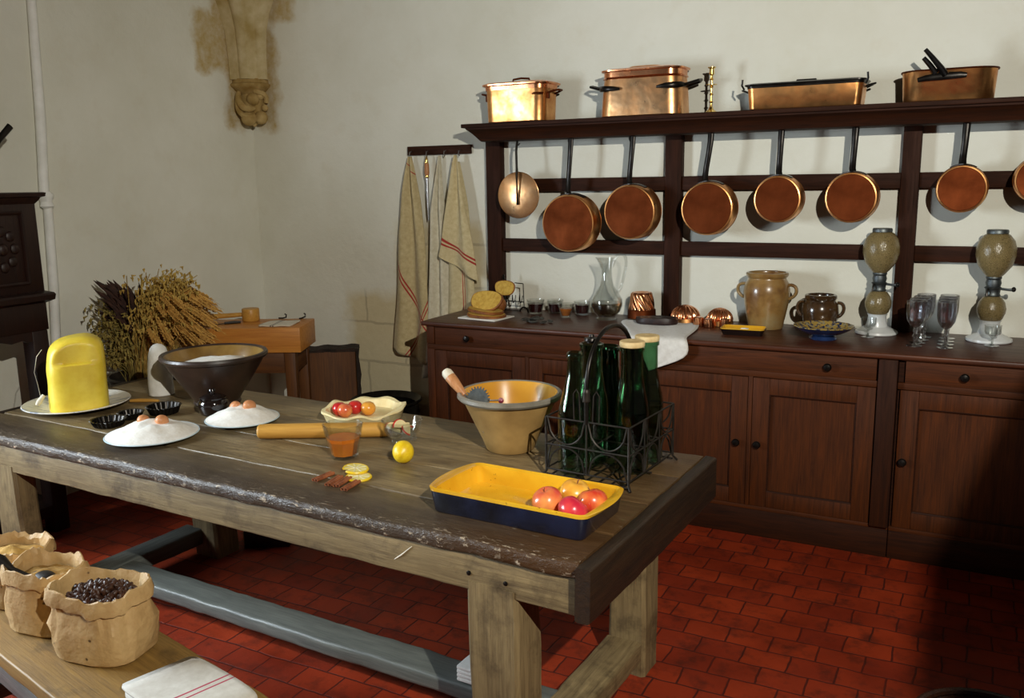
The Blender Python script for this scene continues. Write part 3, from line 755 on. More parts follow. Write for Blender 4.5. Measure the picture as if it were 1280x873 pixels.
# dish of apple slices
dg = thing('footed_glass_dish', 'small footed glass dish of apple slices behind the lemon', 'dish', T(-2.010, 2.60, .771))
MB().lathe([(.001, .018), (.03, .018), (.055, .026), (.070, .05), (.073, .080), (.079, .086), (.076, .089), (.070, .083), (.066, .052), (.05, .031), (.001, .026)], 40).build('glass_bowl', M['glass'], dg)
for k in range(3):
    a = 2*PI*k/3+.4
    MB().ball((.045*math.cos(a), .045*math.sin(a), .012), (.012, .012, .0125)).build('foot', M['glass'], dg)
dc = T(-2.010, 2.60, .771)
for i, (dx, dy, dz, rot, lb) in enumerate([(-.030, -.015, .048, (.6, .4, .5), 'pale apple slice leaning at the side nearest the jam glass'), (.006, -.020, .060, (1.2, .2, 1.2), 'red-edged apple slice standing in the middle of the glass dish'), (.030, .006, .050, (.5, -.5, 2.2), 'pale apple slice at the side of the dish away from the jam'), (-.004, .028, .048, (.4, .1, 3.4), 'apple slice lying at the back of the glass dish')]):
    r_ = thing('apple_slice', lb, 'apple', (dc.x+dx, dc.y+dy, dc.z+dz), 0, 'apple slices in the glass dish'); r_.rotation_euler = rot
    b = MB(); pts = [(.030*math.cos(t_), .030*math.sin(t_)) for t_ in [PI*j/14 for j in range(15)]]
    b.prism(pts, -.006, .006); b.build('flesh', M['applewhite'], r_)
    MB().ring((0, 0, 0), .0305, .0035, seg=16, tseg=6, a0=0, a1=PI).build('peel', M['plum'], r_)
# lemon
mb = MB().ball((0, 0, 0), (.041, .038, .038), 32, 20, mat=ry(PI/2), fun=lambda th, a: 1+.16*math.exp(-(th/.22)**2)+.10*math.exp(-((PI-th)/.25)**2))
solo('lemon', mb, M['lemon'], 'whole yellow lemon in front of the glass dish', 'lemon', T(-1.850, 2.395, .771+.039), -1.25)
def lemon_slice(lab, loc, rot, cut):
    s = thing('lemon_slice', lab, 'lemon', loc, 0, 'lemon slices by the cinnamon sticks'); s.rotation_euler = rot
    a0, a1 = cut
    pts = [(.040*math.cos(a0+(a1-a0)*j/30), .040*math.sin(a0+(a1-a0)*j/30)) for j in range(31)] + [(0.003, 0.002)]
    MB().prism(pts, 0, .007).build('flesh', M['lemonflesh'], s)
    MB().ring((0, 0, .0035), .0405, .0045, seg=30, tseg=6, a0=a0, a1=a1).build('rind', M['lemon'], s)
    b = MB()
    for j in range(9):
        a = a0+(a1-a0)*j/8
        b.box((.021*math.cos(a), .021*math.sin(a), .0072), (.034, .0014, .0008), rzm(a))
    b.build('membrane', M['paper'], s)
lemon_slice('upper lemon slice with a notch, resting on the other slice', T(-1.925, 2.225, .7835), (.0, .10, 0), (.1-1.9, .1+3.7))
lemon_slice('lower lemon slice nearest the cinnamon sticks', T(-1.882, 2.188, .772), (0, .03, 0), (-1.9, 4.2))
for i, (x, y, a, lb) in enumerate([(-1.985, 2.13, 1.55, 'cinnamon stick farthest from the lemon slices'), (-1.925, 2.115, 1.80, 'second cinnamon stick, close beside the third'), (-1.893, 2.12, 1.76, 'third cinnamon stick, in front of the lower lemon slice'), (-1.845, 2.105, 1.72, 'cinnamon stick nearest the baking dish')]):
    b = MB()
    for sgn in (-1, 1):
        pts = [(sgn*.0065+.0062*math.cos(t_*sgn), .0062*math.sin(t_)) for t_ in [j*5.2/14-1.0 for j in range(15)]]
        inn = [(sgn*.0065+.0045*math.cos(t_*sgn), .0045*math.sin(t_)) for t_ in [j*5.2/14-1.0 for j in range(15)]][::-1]
        b.prism(pts+inn, -.043, .043, ry(PI/2) @ rzm(PI/2))
    solo('cinnamon_stick', b, M['cinnamon'], lb, 'cinnamon', T(x, y, .7785), a+TA, 'cinnamon sticks on the table')
# ochre bowl with rotary beater
ob = thing('pancheon_bowl', 'ochre stoneware bowl with a grey lip and mustard glazed inside', 'bowl', T(-1.598, 2.715, .771))
MB().lathe([(.001, 0), (.084, 0), (.090, .006), (.105, .045), (.135, .11), (.162, .17), (.172, .192)], 56, caps=(True, False)).build('bowl_body', M['ochre'], ob)
MB().lathe([(.1715, .1915), (.186, .194), (.193, .202), (.192, .213), (.184, .218), (.175, .215)], 56, caps=(False, False)).build('lip', M['lipglaze'], ob)
MB().lathe([(.1755, .2153), (.166, .195), (.154, .165), (.128, .108), (.098, .048), (.08, .02), (.001, .016)], 56, caps=(False, True)).build('inner_glaze', M['yellowin'], ob)
rb = thing('rotary_beater', 'old rotary egg beater with a wooden handle leaning in the ochre bowl', 'beater', (-1.585, 2.70, .945))
dirn = V((-.60, .10, .55)).normalized()
up = dirn; side = V((.42, -.88, .25)); side = (side-up*side.dot(up)).normalized(); oth = up.cross(side)
BM = Matrix((( oth.x, side.x, up.x, 0), (oth.y, side.y, up.y, 0), (oth.z, side.z, up.z, 0), (0, 0, 0, 1)))
MB().tube([BM @ V((0, 0, -.13)), BM @ V((0, 0, .06))], .006, 8).build('shaft', M['steel'], rb)
MB().lathe([(.001, .045), (.010, .046), (.013, .055), (.016, .075), (.020, .11), (.0205, .135), (.018, .14)], 18, mat=BM).build('handle', M['woodhandle'], rb)
MB().lathe([(.019, .137), (.0205, .140), (.020, .158), (.014, .168), (.001, .170)], 18, mat=BM).build('handle_cap', M['bone'], rb)
gm = Matrix.Translation(BM @ V((.03, .012, .0))) @ (BM @ rx(PI/2))
b = MB().lathe([(.001, -.002), (.042, -.002), (.042, .002), (.001, .002)], 96, mat=gm, fun=lambda a, r, z, i: r*(1+(.10*(1 if math.sin(a*24) > 0 else -1) if r > .02 else 0)))
b.build('gear_wheel', M['pewter'], rb)
MB().tube([gm @ V((0, 0, .004)), gm @ V((.03, -.03, .012)), gm @ V((.058, -.052, .014))], .003, 6).build('crank', M['steel'], rb)
kp = gm @ V((.062, -.056, .018))
MB().ball(kp, .0105, 14, 10).build('crank_knob', M['pinkwhite'], rb)
for sg in (-1, 1):
    MB().tube([BM @ V((0, 0, -.03)), BM @ V((sg*.028, 0, -.06)), BM @ V((sg*.028, 0, -.11)), BM @ V((0, 0, -.135))], .002, 5).build('beater_blade', M['steel'], rb)
# rectangular baking dish
bd = thing('baking_dish', 'rectangular baking dish, dark blue outside and yellow glazed inside, holding apples', 'dish', T(-1.237, 2.185, .7715), TA)
def rr(hx_, hy_, r, z, n=6, ear=0):
    pts = []
    for cx, cy, a0 in ((hx_-r, hy_-r, 0), (-hx_+r, hy_-r, PI/2), (-hx_+r, -hy_+r, PI), (hx_-r, -hy_+r, 1.5*PI)):
        for k in range(n+1):
            a = a0+PI/2*k/n
            x = cx+r*math.cos(a); y = cy+r*math.sin(a)
            pts.append((x, y))
    out = []
    for x, y in pts:
        if ear: x += math.copysign(ear*(1-(abs(y)/hy_)**2), x) if abs(x) > hx_-r*1.05 else 0
        out.append(V((x, y, z)))
    return out
def rr2(hx_, hy_, r, z, ear=0, n=5, m_=8):
    pts = []
    base = rr(hx_, hy_, r, z, n)
    full = []
    N = len(base)
    for i in range(N):
        a, b_ = base[i], base[(i+1) % N]
        full.append(a)
        if i % (n+1) == n:
            for k in range(1, m_): full.append(a.lerp(b_, k/m_))
    for p_ in full:
        if ear: p_.x += math.copysign(ear*max(0, 1-(abs(p_.y)/hy_)**2), p_.x)*(1 if abs(p_.x) > hx_-r*1.01 else 0)
    return full
b = MB(); b.loft([rr2(.245, .125, .02, 0), rr2(.25, .13, .022, .006), rr2(.256, .136, .022, .060, .012), rr2(.257, .137, .022, .068, .02)], (True, False)); b.build('dish_body', M['navy'], bd)
b = MB(); b.loft([rr2(.2575, .1375, .022, .0675, .02), rr2(.258, .138, .022, .076, .028), rr2(.252, .132, .02, .078, .024), rr2(.244, .124, .02, .072, .008), rr2(.236, .118, .018, .02), rr2(.225, .108, .015, .013)], (False, True)); b.build('inner_glaze', M['yellowchip'], bd)
dq = T(-1.237, 2.185, .7715)
def apple(mt, lab, x, y, r, rot, z=0):
    a = thing('apple', lab, 'apple', (x, y, z), 0, 'apples in the baking dish'); a.rotation_euler = rot
    MB().ball((0, 0, 0), (r, r, r*.88), 28, 18, nz=.03, ns=2, fun=lambda th, aa: 1-.25*math.exp(-((PI-th)/.32)**2)-.15*math.exp(-(th/.3)**2)).build('fruit', M[mt], a)
    MB().tube([(0, 0, r*.62), (.002, .001, r*.8), (.005, .002, r*.95)], .0015, 5).build('stem', M['cinnamon'], a)
    return a
zz = dq.z+.013
apple('fr_orange', 'orange-red apple nearest the empty end of the baking dish', *T(-1.155, 2.168, 0)[:2], .046, (.3, -.2, 0), zz+.041)
apple('fr_yellow', 'yellow apple behind the others in the baking dish', *T(-1.110, 2.262, 0)[:2], .047, (.2, .1, 1), zz+.042)
apple('fr_pink', 'deep pink-red apple frontmost in the baking dish', *T(-1.055, 2.135, 0)[:2], .045, (.7, .3, 2), zz+.040)
apple('fr_red', 'orange-streaked red apple closest to the end corner of the baking dish', *T(-1.035, 2.222, 0)[:2], .045, (.1, .3, 3), zz+.041)
# wire carrier and bottles
cw = thing('bottle_carrier', 'black wire bottle carrier with a tall arched handle at the table corner', 'carrier', (-1.068, 2.542, .771), math.radians(-5))
Wc, Dc, Hc = .30, .36, .207
fr = MB(); w_ = .0031
for x in (-Wc/2, 0, Wc/2):
    for y in (0, Dc):
        pass
def legp(x, y, ox, oy): return [(x, y, Hc), (x, y, .02), (x+ox*.012, y+oy*.012, .003)]
for (x, y, ox, oy) in ((-Wc/2, 0, -1, -1), (Wc/2, 0, 1, -1), (-Wc/2, Dc, -1, 1), (Wc/2, Dc, 1, 1)):
    MB().tube(legp(x, y, ox, oy), .0042, 8).build('leg', M['wire'], cw)
for z in (.03, .115, Hc):
    fr.tube([(-Wc/2, 0, z), (Wc/2, 0, z), (Wc/2, Dc, z), (-Wc/2, Dc, z), (-Wc/2, 0, z)], w_, 6)
for y in (0, Dc): fr.tube([(0, y, .03), (0, y, Hc)], w_, 6)
for x in (-Wc/2, Wc/2):
    for k in (1, 2): fr.tube([(x, Dc*k/3, .03), (x, Dc*k/3, Hc)], w_*.8, 6)
fr.tube([(0, 0, .115), (0, Dc, .115)], w_*.8, 6)
for k in (1, 2): fr.tube([(-Wc/2, Dc*k/3, .115), (Wc/2, Dc*k/3, .115)], w_*.8, 6)
fr.build('frame', M['wire'], cw)
fl = MB()
for k in range(7): fl.tube([(-Wc/2+.02+k*(Wc-.04)/6, 0, .012), (-Wc/2+.02+k*(Wc-.04)/6, Dc, .012)], .003, 5)
for y in (.0, Dc/2, Dc): fl.tube([(-Wc/2, y, .010), (Wc/2, y, .010)], .0035, 5)
fl.build('base_grid', M['wire'], cw)
ar = MB()
def arcs(ax_, fixed, c, half, z0, z1, flip):
    pts = []
    for k in range(13):
        t = -1+2*k/12
        z = z0+(z1-z0)*(math.sqrt(max(0, 1-t*t)))
        p_ = (c+t*half, fixed, z) if ax_ == 'x' else (fixed, c+t*half, z)
        pts.append(p_)
    ar.tube(pts, .003, 5)
for y in (0, Dc):
    for cx in (-Wc/4, Wc/4):
        arcs('x', y, cx, Wc/4-.006, .03, .11, 0); arcs('x', y, cx, Wc/4-.006, Hc, .122, 0)
for x in (-Wc/2, Wc/2):
    for k in range(3):
        arcs('y', x, Dc*(k+.5)/3, Dc/6-.006, .03, .11, 0); arcs('y', x, Dc*(k+.5)/3, Dc/6-.006, Hc, .122, 0)
ar.build('scrollwork', M['wire'], cw)
hd = MB().tube([(0, .0, .20)]+bez((0, .0, .30), (0, .0, .56), (0, Dc, .56), (0, Dc, .30), 20)+[(0, Dc, .2)], .0075, 10); hd.build('handle', M['iron'], cw)
for y in (0, Dc):
    gp = MB()
    for s_ in (-1, 1): gp.tube([(s_*.045, y, Hc), (s_*.047, y, Hc+.09), (s_*.036, y, Hc+.105), (s_*.026, y, Hc+.09), (s_*.022, y, Hc)], .0025, 5)
    gp.lathe([(.012, .275), (.0135, .28), (.0115, .286), (.0135, .292), (.0115, .298), (.0135, .304), (.0115, .310), (.010, .316)], 12, (0, y, 0))
    gp.build('handle_bracket', M['wire'], cw)
cm = Matrix.Translation((-1.068, 2.542, .771)) @ rzm(math.radians(-5))
def bottle(prof, lab, x, y, mat, cap=None, h=0):
    p_ = cm @ V((x, y, .0155))
    b = thing('glass_bottle', lab, 'bottle', p_, 0, 'green bottles in the wire carrier')
    t = .0035
    inner = [(max(r-t, .001), z) for r, z in prof[2:]][::-1]
    full = prof+[(prof[-1][0]-t*.5, prof[-1][1]+.001)]+inner[:-1]+[(prof[1][0]-t*1.5, .010), (.001, .012)]
    MB().lathe(full, 36).build('bottle_glass', M[mat], b)
    z = prof[-1][1]
    if cap == 'cork':
        MB().lathe([(.001, z+.0015), (.040, z+.0015), (.042, z+.005), (.042, z+.017), (.040, z+.020), (.001, z+.021)], 28).build('cap', M['cork'], b)
    if cap == 'swing':
        MB().lathe([(.001, z+.0015), (.018, z+.0015), (.018, z+.006), (.026, z+.010), (.024, z+.018), (.010, z+.022), (.008, z+.03), (.001, z+.031)], 20).build('stopper', M['iron'], b)
    return b
narrow = [(.001, 0), (.052, 0), (.056, .006), (.056, .19), (.053, .215), (.038, .275), (.027, .33), (.0235, .385), (.027, .387), (.028, .395), (.026, .402), (.022, .405)]
wide = [(.001, 0), (.053, 0), (.0575, .006), (.0575, .19), (.055, .225), (.044, .275), (.037, .32), (.0365, .40), (.041, .403), (.041, .413), (.037, .415)]
straight = [(.001, 0), (.052, 0), (.055, .006), (.055, .20), (.052, .24), (.043, .28), (.041, .315), (.0405, .365), (.044, .370), (.0445, .378), (.041, .385)]
bottle(narrow, 'narrow-necked green bottle at the front corner of the wire carrier', -Wc/4, Dc/6, 'greenglass')
bottle(wide, 'green bottle with a dark stopper in the middle row of the carrier', -Wc/4, Dc/2, 'greenglass', 'swing')
bottle(straight, 'darkest open-mouthed bottle at the back of the wire carrier', -Wc/4, Dc*5/6, 'darkgreenglass')
bottle(wide, 'wide green bottle with a pale cap in front of the other capped one', Wc/4, Dc/2, 'greenglass', 'cork')
bottle(wide, 'pale-capped green bottle at the rear corner of the carrier', Wc/4, Dc*5/6, 'greenglass', 'cork')

# ------------------------------------------------------------------ hanging pans
def pan(lab, x, z, r, ztop, depth=.105, curve=0.0, dark=True):
    Y = 4.60
    p = thing('copper_saucepan', lab, 'saucepan', (x, Y, z), 0, 'copper saucepans hanging from the rack')
    m_ = rx(-PI/2)   # local z -> +Y (towards the wall)
    MB().lathe([(r-.010, .0012), (r-.004, .003), (r, .010), (r*1.012, depth), (r*1.012+.002, depth+.002), (r*1.012-.002, depth+.003), (r*.99, depth-.002), (r*.985, .012), (.001, .010)], 56, mat=m_, caps=(False, True)).build('pan_wall', M['copper'], p)
    MB().lathe([(.001, .0), (r-.011, .0), (r-.009, .0016)], 56, mat=m_, caps=(True, False)).build('pan_base', M['copperred'], p)
    h = ztop-z
    q_ = h-r
    hp = [V((-curve-.004, .062, r*.995)), V((-curve-.005, .05, r+.02)), V((-curve*.75-.003, .045, r+q_*.3)), V((-curve*.3, .042, r+q_*.6)), V((.001, .045, r+q_*.85)), V((.002, .05, h+.02)), V((.002, .052, h+.045))]
    MB().tube(hp, [.017, .016, .015, .015, .016, .017, .011], 10, flat=(1, .45)).build('handle', M['iron'], p)
    # riveted bracket bent round the pan side
    br = MB(); rows = []
    for k in range(9):
        a = PI/2 + (k-4)*.13
        rows.append([V((math.cos(a)*(r+d1), y_, math.sin(a)*(r+d1))) for y_, d1 in ((.018+.022*abs(k-4)/4, .001), (.018+.022*abs(k-4)/4, .006), (.092-.012*abs(k-4)/4, .007), (.092-.012*abs(k-4)/4, .002))])
    br.loft(rows); br.build('handle_bracket', M['iron'], p)
    return p
pan('largest hanging copper saucepan, lowest on the rack, next to the golden lid', -2.048, 1.500, .160, 1.951, curve=.012)
pan('hanging copper saucepan just to the side of the middle rack post, above the jelly mould', -1.683, 1.563, .147, 1.96, curve=.012)
pan('hanging copper saucepan directly past the middle post, above the small fluted moulds', -1.257, 1.582, .138, 1.961, curve=.02)
pan('smaller copper saucepan hanging above the big two-handled crock', -.901, 1.629, .117, 1.967)
pan('copper saucepan hanging above the patterned bowl, next to the rack post by the siphon', -.553, 1.635, .121, 1.958)
pan('copper saucepan hanging past the last rack post, above the cut glass goblets', -.077, 1.672, .108, 1.961)
pan('copper saucepan cut off by the frame edge, hanging above the second siphon', .232, 1.71, .103, 1.968)
ld = thing('copper_cover', 'flat golden copper pan lid hanging at the end of the rack', 'lid', (-2.385, 4.655, 1.657))
MB().lathe([(.001, 0), (.129, .0), (.134, .003), (.134, .006), (.001, .007)], 56, mat=rx(-PI/2)).warp(lambda co: co+V((0, .006*noise.noise(co*9), 0))).build('lid_disc', M['copperlid'], ld)
MB().tube([(0, -.006, -.055), (0, -.010, -.01), (.004, -.020, .06), (.006, -.022, .115), (.004, -.02, .16), (.0, -.015, .25), (0, .0, .312)], [.012, .010, .008, .014, .011, .011, .010], 8, flat=(1, .5)).build('handle', M['iron'], ld)

# ------------------------------------------------------------------ copper on the shelf
ZS = 2.0665
def oval(hx_, hy_, r, z): return rr2(hx_, hy_, r, z, 0, 7, 4)
def loop_handle(par, c, wv, out, drop, r=.006):
    """c attach centre, wv half width vector, out vector"""
    c = V(c); wv = V(wv); out = V(out)
    MB().tube([c-wv]+bez(c-wv, c-wv+out*1.2+V((0, 0, drop)), c+wv+out*1.2+V((0, 0, drop)), c+wv, 14), r, 8).build('handle', M['iron'], par)
    b = MB()
    return b
p1 = thing('copper_stewpot', 'smaller lidded copper pot standing above the golden lid at the shelf end', 'pot', (-2.372, 4.69, ZS), 0)
b = MB(); b.loft([oval(.180, .098, .055, 0), oval(.186, .104, .058, .006), oval(.192, .108, .06, .19), oval(.196, .112, .062, .20)]); b.build('pot_body', M['copper'], p1)
b = MB(); b.loft([oval(.197, .113, .062, .1795), oval(.198, .114, .062, .2005), oval(.212, .126, .066, .205), oval(.213, .127, .066, .212), oval(.19, .105, .06, .222), oval(.10, .05, .04, .228)]); lid = b.build('lid', M['copperdeep'], p1)
MB().tube([(-.055, 0, .226), (-.05, 0, .243), (0, 0, .248), (.05, 0, .243), (.055, 0, .226)], .006, 8).build('lid_handle', M['copperred'], lid)
for s_ in (-1, 1):
    MB().tube([(s_*.19, -.045, .155), (s_*.22, -.04, .165), (s_*.245, -.02, .17), (s_*.245, .02, .17), (s_*.22, .04, .165), (s_*.19, .045, .155)], .006, 8).build('handle', M['copperred'], p1)
    MB().box((s_*.192, -.052, .14), (.02, .02, .035), bev=.004).build('handle_lug', M['copperred'], p1)
MB().tube([(.125, -.112, .148), (.145, -.130, .15), (.175, -.128, .15), (.188, -.105, .15)], .005, 8).build('ear', M['copperred'], p1)
p2 = thing('copper_stewpot', 'bigger lidded copper pot with black iron handles beside the brass candlestick', 'pot', (-1.632, 4.70, ZS), 0)
b = MB(); b.loft([oval(.222, .11, .07, 0), oval(.228, .115, .072, .006), oval(.222, .112, .072, .12), oval(.214, .106, .07, .20)]); b.build('pot_body', M['copperlid'], p2)
b = MB(); b.loft([oval(.216, .108, .07, .195), oval(.222, .114, .072, .20), oval(.216, .108, .07, .207), oval(.216, .108, .07, .232), oval(.228, .12, .074, .236), oval(.229, .121, .074, .243), oval(.2, .1, .065, .250), oval(.09, .05, .04, .256)]); lid = b.build('lid', M['copperdeep'], p2)
b = MB(); b.loft([oval(.085, .045, .04, .2545), oval(.09, .05, .042, .258), oval(.08, .04, .036, .264)]); b.build('lid_boss', M['copper'], lid)
for s_ in (-1, 1):
    MB().tube([(s_*.215, -.05, .15), (s_*.25, -.06, .155), (s_*.30, -.04, .17), (s_*.305, .0, .175), (s_*.29, .035, .17), (s_*.215, .05, .15)], .0075, 8).build('handle', M['iron'], p2)
    MB().tube([(s_*.10, -.121, .143), (s_*.15, -.126, .146), (s_*.19, -.117, .148), (s_*.222, -.088, .150), (s_*.235, -.04, .152)], [.006, .014, .016, .015, .008], 10, flat=(.5, 1)).build('handle_plate', M['iron'], p2)
cs = thing('candlestick', 'slim brass candlestick standing on the shelf between copper pots', 'candlestick', (-1.268, 4.68, ZS))
MB().lathe([(.001, 0), (.032, 0), (.033, .006), (.026, .012), (.014, .02), (.008, .034), (.001, .036)], 24).build('foot', M['brass'], cs)
pr = [(.008, .034), (.006, .05)]
for k in range(4):
    z = .058+k*.038
    pr += [(.006, z-.006), (.012, z), (.006, z+.006)]
pr += [(.007, .19), (.013, .196), (.012, .222), (.020, .228), (.020, .232), (.010, .232), (.001, .231)]
MB().lathe(pr, 20).build('stem', M['brass'], cs)
MB().lathe([(.005, .140), (.028, .143), (.028, .146), (.005, .147)], 24).build('drip_ring', M['brass'], cs)
p3 = thing('fish_kettle', 'long rectangular copper fish kettle with a lipped lid', 'kettle', (-.795, 4.69, ZS), 0)
b = MB(); b.loft([rr2(.255, .095, .03, 0), rr2(.262, .10, .032, .006), rr2(.272, .105, .034, .112)]); b.build('kettle_body', M['copper'], p3)
b = MB(); b.loft([rr2(.274, .107, .034, .104), rr2(.275, .108, .034, .114), rr2(.285, .117, .036, .117), rr2(.285, .117, .036, .123), rr2(.26, .10, .03, .128)]); lid = b.build('lid', M['iron'], p3)
MB().tube([(-.05, -.02, .127), (-.045, -.02, .138), (.045, -.02, .138), (.05, -.02, .127)], .005, 8).build('lid_handle', M['iron'], lid)
for s_ in (-1, 1):
    MB().tube([(s_*.275, -.03, .09), (s_*.30, -.02, .10), (s_*.315, 0, .105), (s_*.30, .02, .10), (s_*.275, .03, .09)], .005, 8).build('handle', M['iron'], p3)
    MB().tube([(s_*.283, -.1, .10), (s_*.293, -.11, .12), (s_*.29, -.11, .148)], .005, 8).build('lid_catch', M['iron'], p3)
p4 = thing('oval_copper_pan', 'open oval copper pan with two long black iron handles pointing up', 'pan', (-.165, 4.69, ZS), 0)
b = MB(); b.loft([oval(.185, .10, .09, 0), oval(.19, .105, .095, .006), oval(.198, .112, .10, .138), oval(.200, .114, .10, .141), oval(.196, .110, .098, .141), oval(.186, .102, .092, .010)]); b.build('pan_body', M['copper'], p4)
b = MB(); ring_ = oval(.201, .115, .10, .138); b.tube(ring_+[ring_[0]], .004, 6); b.build('rim', M['copperred'], p4)
MB().tube([(-.125, -.121, .095), (-.09, -.122, .102), (-.03, -.122, .106), (.05, -.122, .108), (.075, -.121, .106)], [.010, .014, .017, .015, .010], 10, flat=(.4, 1)).build('handle_plate', M['iron'], p4)
MB().tube([(-.01, -.128, .11), (-.03, -.133, .14), (-.07, -.14, .19), (-.1, -.145, .225)], [.024, .022, .018, .015], 10, flat=(1, .6)).build('handle', M['iron'], p4)
MB().tube([(-.05, -.125, .12), (-.075, -.13, .155), (-.105, -.133, .19)], [.020, .019, .016], 10, flat=(1, .6)).build('handle', M['iron'], p4)

# ------------------------------------------------------------------ on the worktop
ZW = .9655
# bread
pp = MB(); pp.box((0, 0, .004), (.26, .20, .008), bev=.002)
solo('bread_paper', pp, M['paper'], 'folded white paper under the sliced bread', 'paper', (-2.475, 4.405, ZW), -.12)
def slice_mb(w, h, t):
    pts = []
    for k in range(28):
        a = 2*PI*k/28
        x = w/2*math.copysign(abs(math.cos(a))**.85, math.cos(a)); y = h/2*math.copysign(abs(math.sin(a))**.85, math.sin(a))
        pts.append((x*(1+.05*math.sin(3*a)), y*(1+.04*math.sin(2*a+1))))
    return pts
def bread(lab, loc, rot, w, h, t):
    o = thing('bread_slice', lab, 'bread', loc, 0, 'slices of bread on the counter'); o.rotation_euler = rot
    p_ = slice_mb(w, h, t)
    b = MB(); b.loft([[V((x*.93, y*.93, -t/2)) for x, y in p_], [V((x*.93, y*.93, t/2)) for x, y in p_]]); b.build('crumb', M['bread'], o)
    b = MB(); b.loft([[V((x*.935, y*.935, -t/2+.001)) for x, y in p_], [V((x, y, -t/4)) for x, y in p_], [V((x, y, t/4)) for x, y in p_], [V((x*.935, y*.935, t/2-.001)) for x, y in p_]], (False, False)); b.build('crust', M['crust'], o)
bread('bottom slice of bread on the white paper', (-2.465, 4.385, ZW+.020), (.04, .05, .1), .23, .16, .02)
bread('second slice of bread from the bottom, a little askew', (-2.480, 4.40, ZW+.043), (.0, .10, -.1), .22, .155, .02)
bread('cut bread slice leaning upright on the pile, showing its yellow crumb', (-2.482, 4.425, ZW+.095), (.95, .02, -.12), .215, .135, .022)
lo = MB().ball((0, 0, 0), (.115, .062, .066), 28, 16, nz=.05, ns=3)
solo('bread_loaf', lo, M['crust'], 'round brown bread loaf end behind the leaning slice', 'bread', (-2.512, 4.512, ZW+.066), -.12)
# toast rack with a slice
tr_ = thing('toast_rack', 'black wire toast rack holding one slice beside the bread pile', 'rack', (-2.468, 4.70, ZW), -.1)
b = MB()
for x in (-.07, -.02, .03, .08):
    b.tube([(x-.012, 0, .05)]+bez((x-.012, -.01, .10), (x-.012, -.02, .04), (x+.012, -.02, .04), (x+.012, -.01, .10), 8), .0025, 5)
b.tube([(-.085, 0, .06), (.095, 0, .06)], .003, 5)
b.build('wire_prong', M['iron'], tr_)
b = MB(); b.tube([(.09, 0, .17), (.095, 0, .02), (.095, 0, .03)], .003, 5); b.tube([(.03, 0, .172), (.09, 0, .17)], .003, 5)
b.tube([(-.05, 0, .06), (-.05, 0, .20)], .003, 5); b.build('upright', M['iron'], tr_)
b = MB(); b.ring((.095, 0, 0), .028, .005, mat=rx(PI/2), a0=0, a1=PI, seg=12); b.ring((-.07, 0, 0), .028, .005, mat=rx(PI/2), a0=0, a1=PI, seg=12); b.tube([(-.042, 0, .004), (.067, 0, .004)], .003, 5); b.build('foot', M['iron'], tr_)
MB().lathe([(.004, .19), (.010, .198), (.004, .206), (.008, .214), (.001, .222)], 10, (-.05, 0, 0)).build('finial', M['iron'], tr_)
bread('single oval bread slice held upright in the wire toast rack', (-2.492, 4.672, ZW+.142), (1.45, 0, -.12), .145, .095, .012)
# drink glasses
gg = 'small glasses of drink on the counter'
tumbler('drink_glass', 'dark red drink glass at the front of the group near the bread', (-2.285, 4.665, ZW), .040, .055, .082, .72, 'wine', 12, 0, gg)
tumbler('drink_glass', 'dark red drink glass tucked behind the first one', (-2.185, 4.725, ZW), .038, .050, .078, .72, 'wine', 12, .1, gg)
tumbler('drink_glass', 'amber drink glass, the palest and frontmost of the small glasses', (-2.06, 4.60, ZW), .026, .050, .078, .66, 'amber', 12, .1, gg)
tumbler('drink_glass', 'dark red drink glass nearest the clear pitcher', (-2.012, 4.725, ZW), .040, .050, .078, .76, 'wine', 12, .1, gg)
# dried bits
for i in range(11):
    b = MB().ball((0, 0, 0), (.024+.006*rnd.random(), .011, .007), 10, 7, nz=.5, ns=2.2)
    x, y = -2.125+rnd.uniform(-.075, .075), 4.375+rnd.uniform(-.05, .05)
    solo('dried_mushroom', b, M['dried'], 'dark dried mushroom piece in the scatter in front of the drink glasses', 'mushroom', (x, y, ZW+.009+.012*(i > 6)), rnd.random()*6, 'dried mushroom pieces scattered on the counter')
# pitcher
pi_ = thing('glass_pitcher', 'tall clear glass pitcher with a looped handle, a little liquid inside', 'pitcher', (-1.815, 4.615, ZW))
po = [(.001, 0), (.058, 0), (.060, .006), (.050, .015), (.075, .045), (.088, .08), (.085, .115), (.062, .155), (.040, .19), (.030, .235), (.028, .275), (.032, .32), (.036, .345)]
pin_ = [(max(r-.004, .001), z) for r, z in po[3:]][::-1]
def spout(a, r, z, i):
    return r*(1+(.9*max(0, math.cos(a-PI))**6*max(0, (z-.27)/.075) if z > .27 else 0))
MB().lathe(po+pin_[:-1]+[(.048, .020), (.001, .018)], 40, fun=spout).build('pitcher_body', M['glass'], pi_)
MB().tube(bez((.034, 0, .30), (.06, 0, .41), (.14, 0, .38), (.105, 0, .27), 12)+bez((.105, 0, .27), (.09, 0, .2), (.085, 0, .17), (.065, -.005, .155), 8)[1:], [.008]*21, 10).build('handle', M['glass'], pi_)
MB().lathe([(.001, .0185), (.0475, .0205), (.0705, .046), (.083, .078), (.082, .095), (.001, .0955)], 40).build('water', M['water'], pi_)
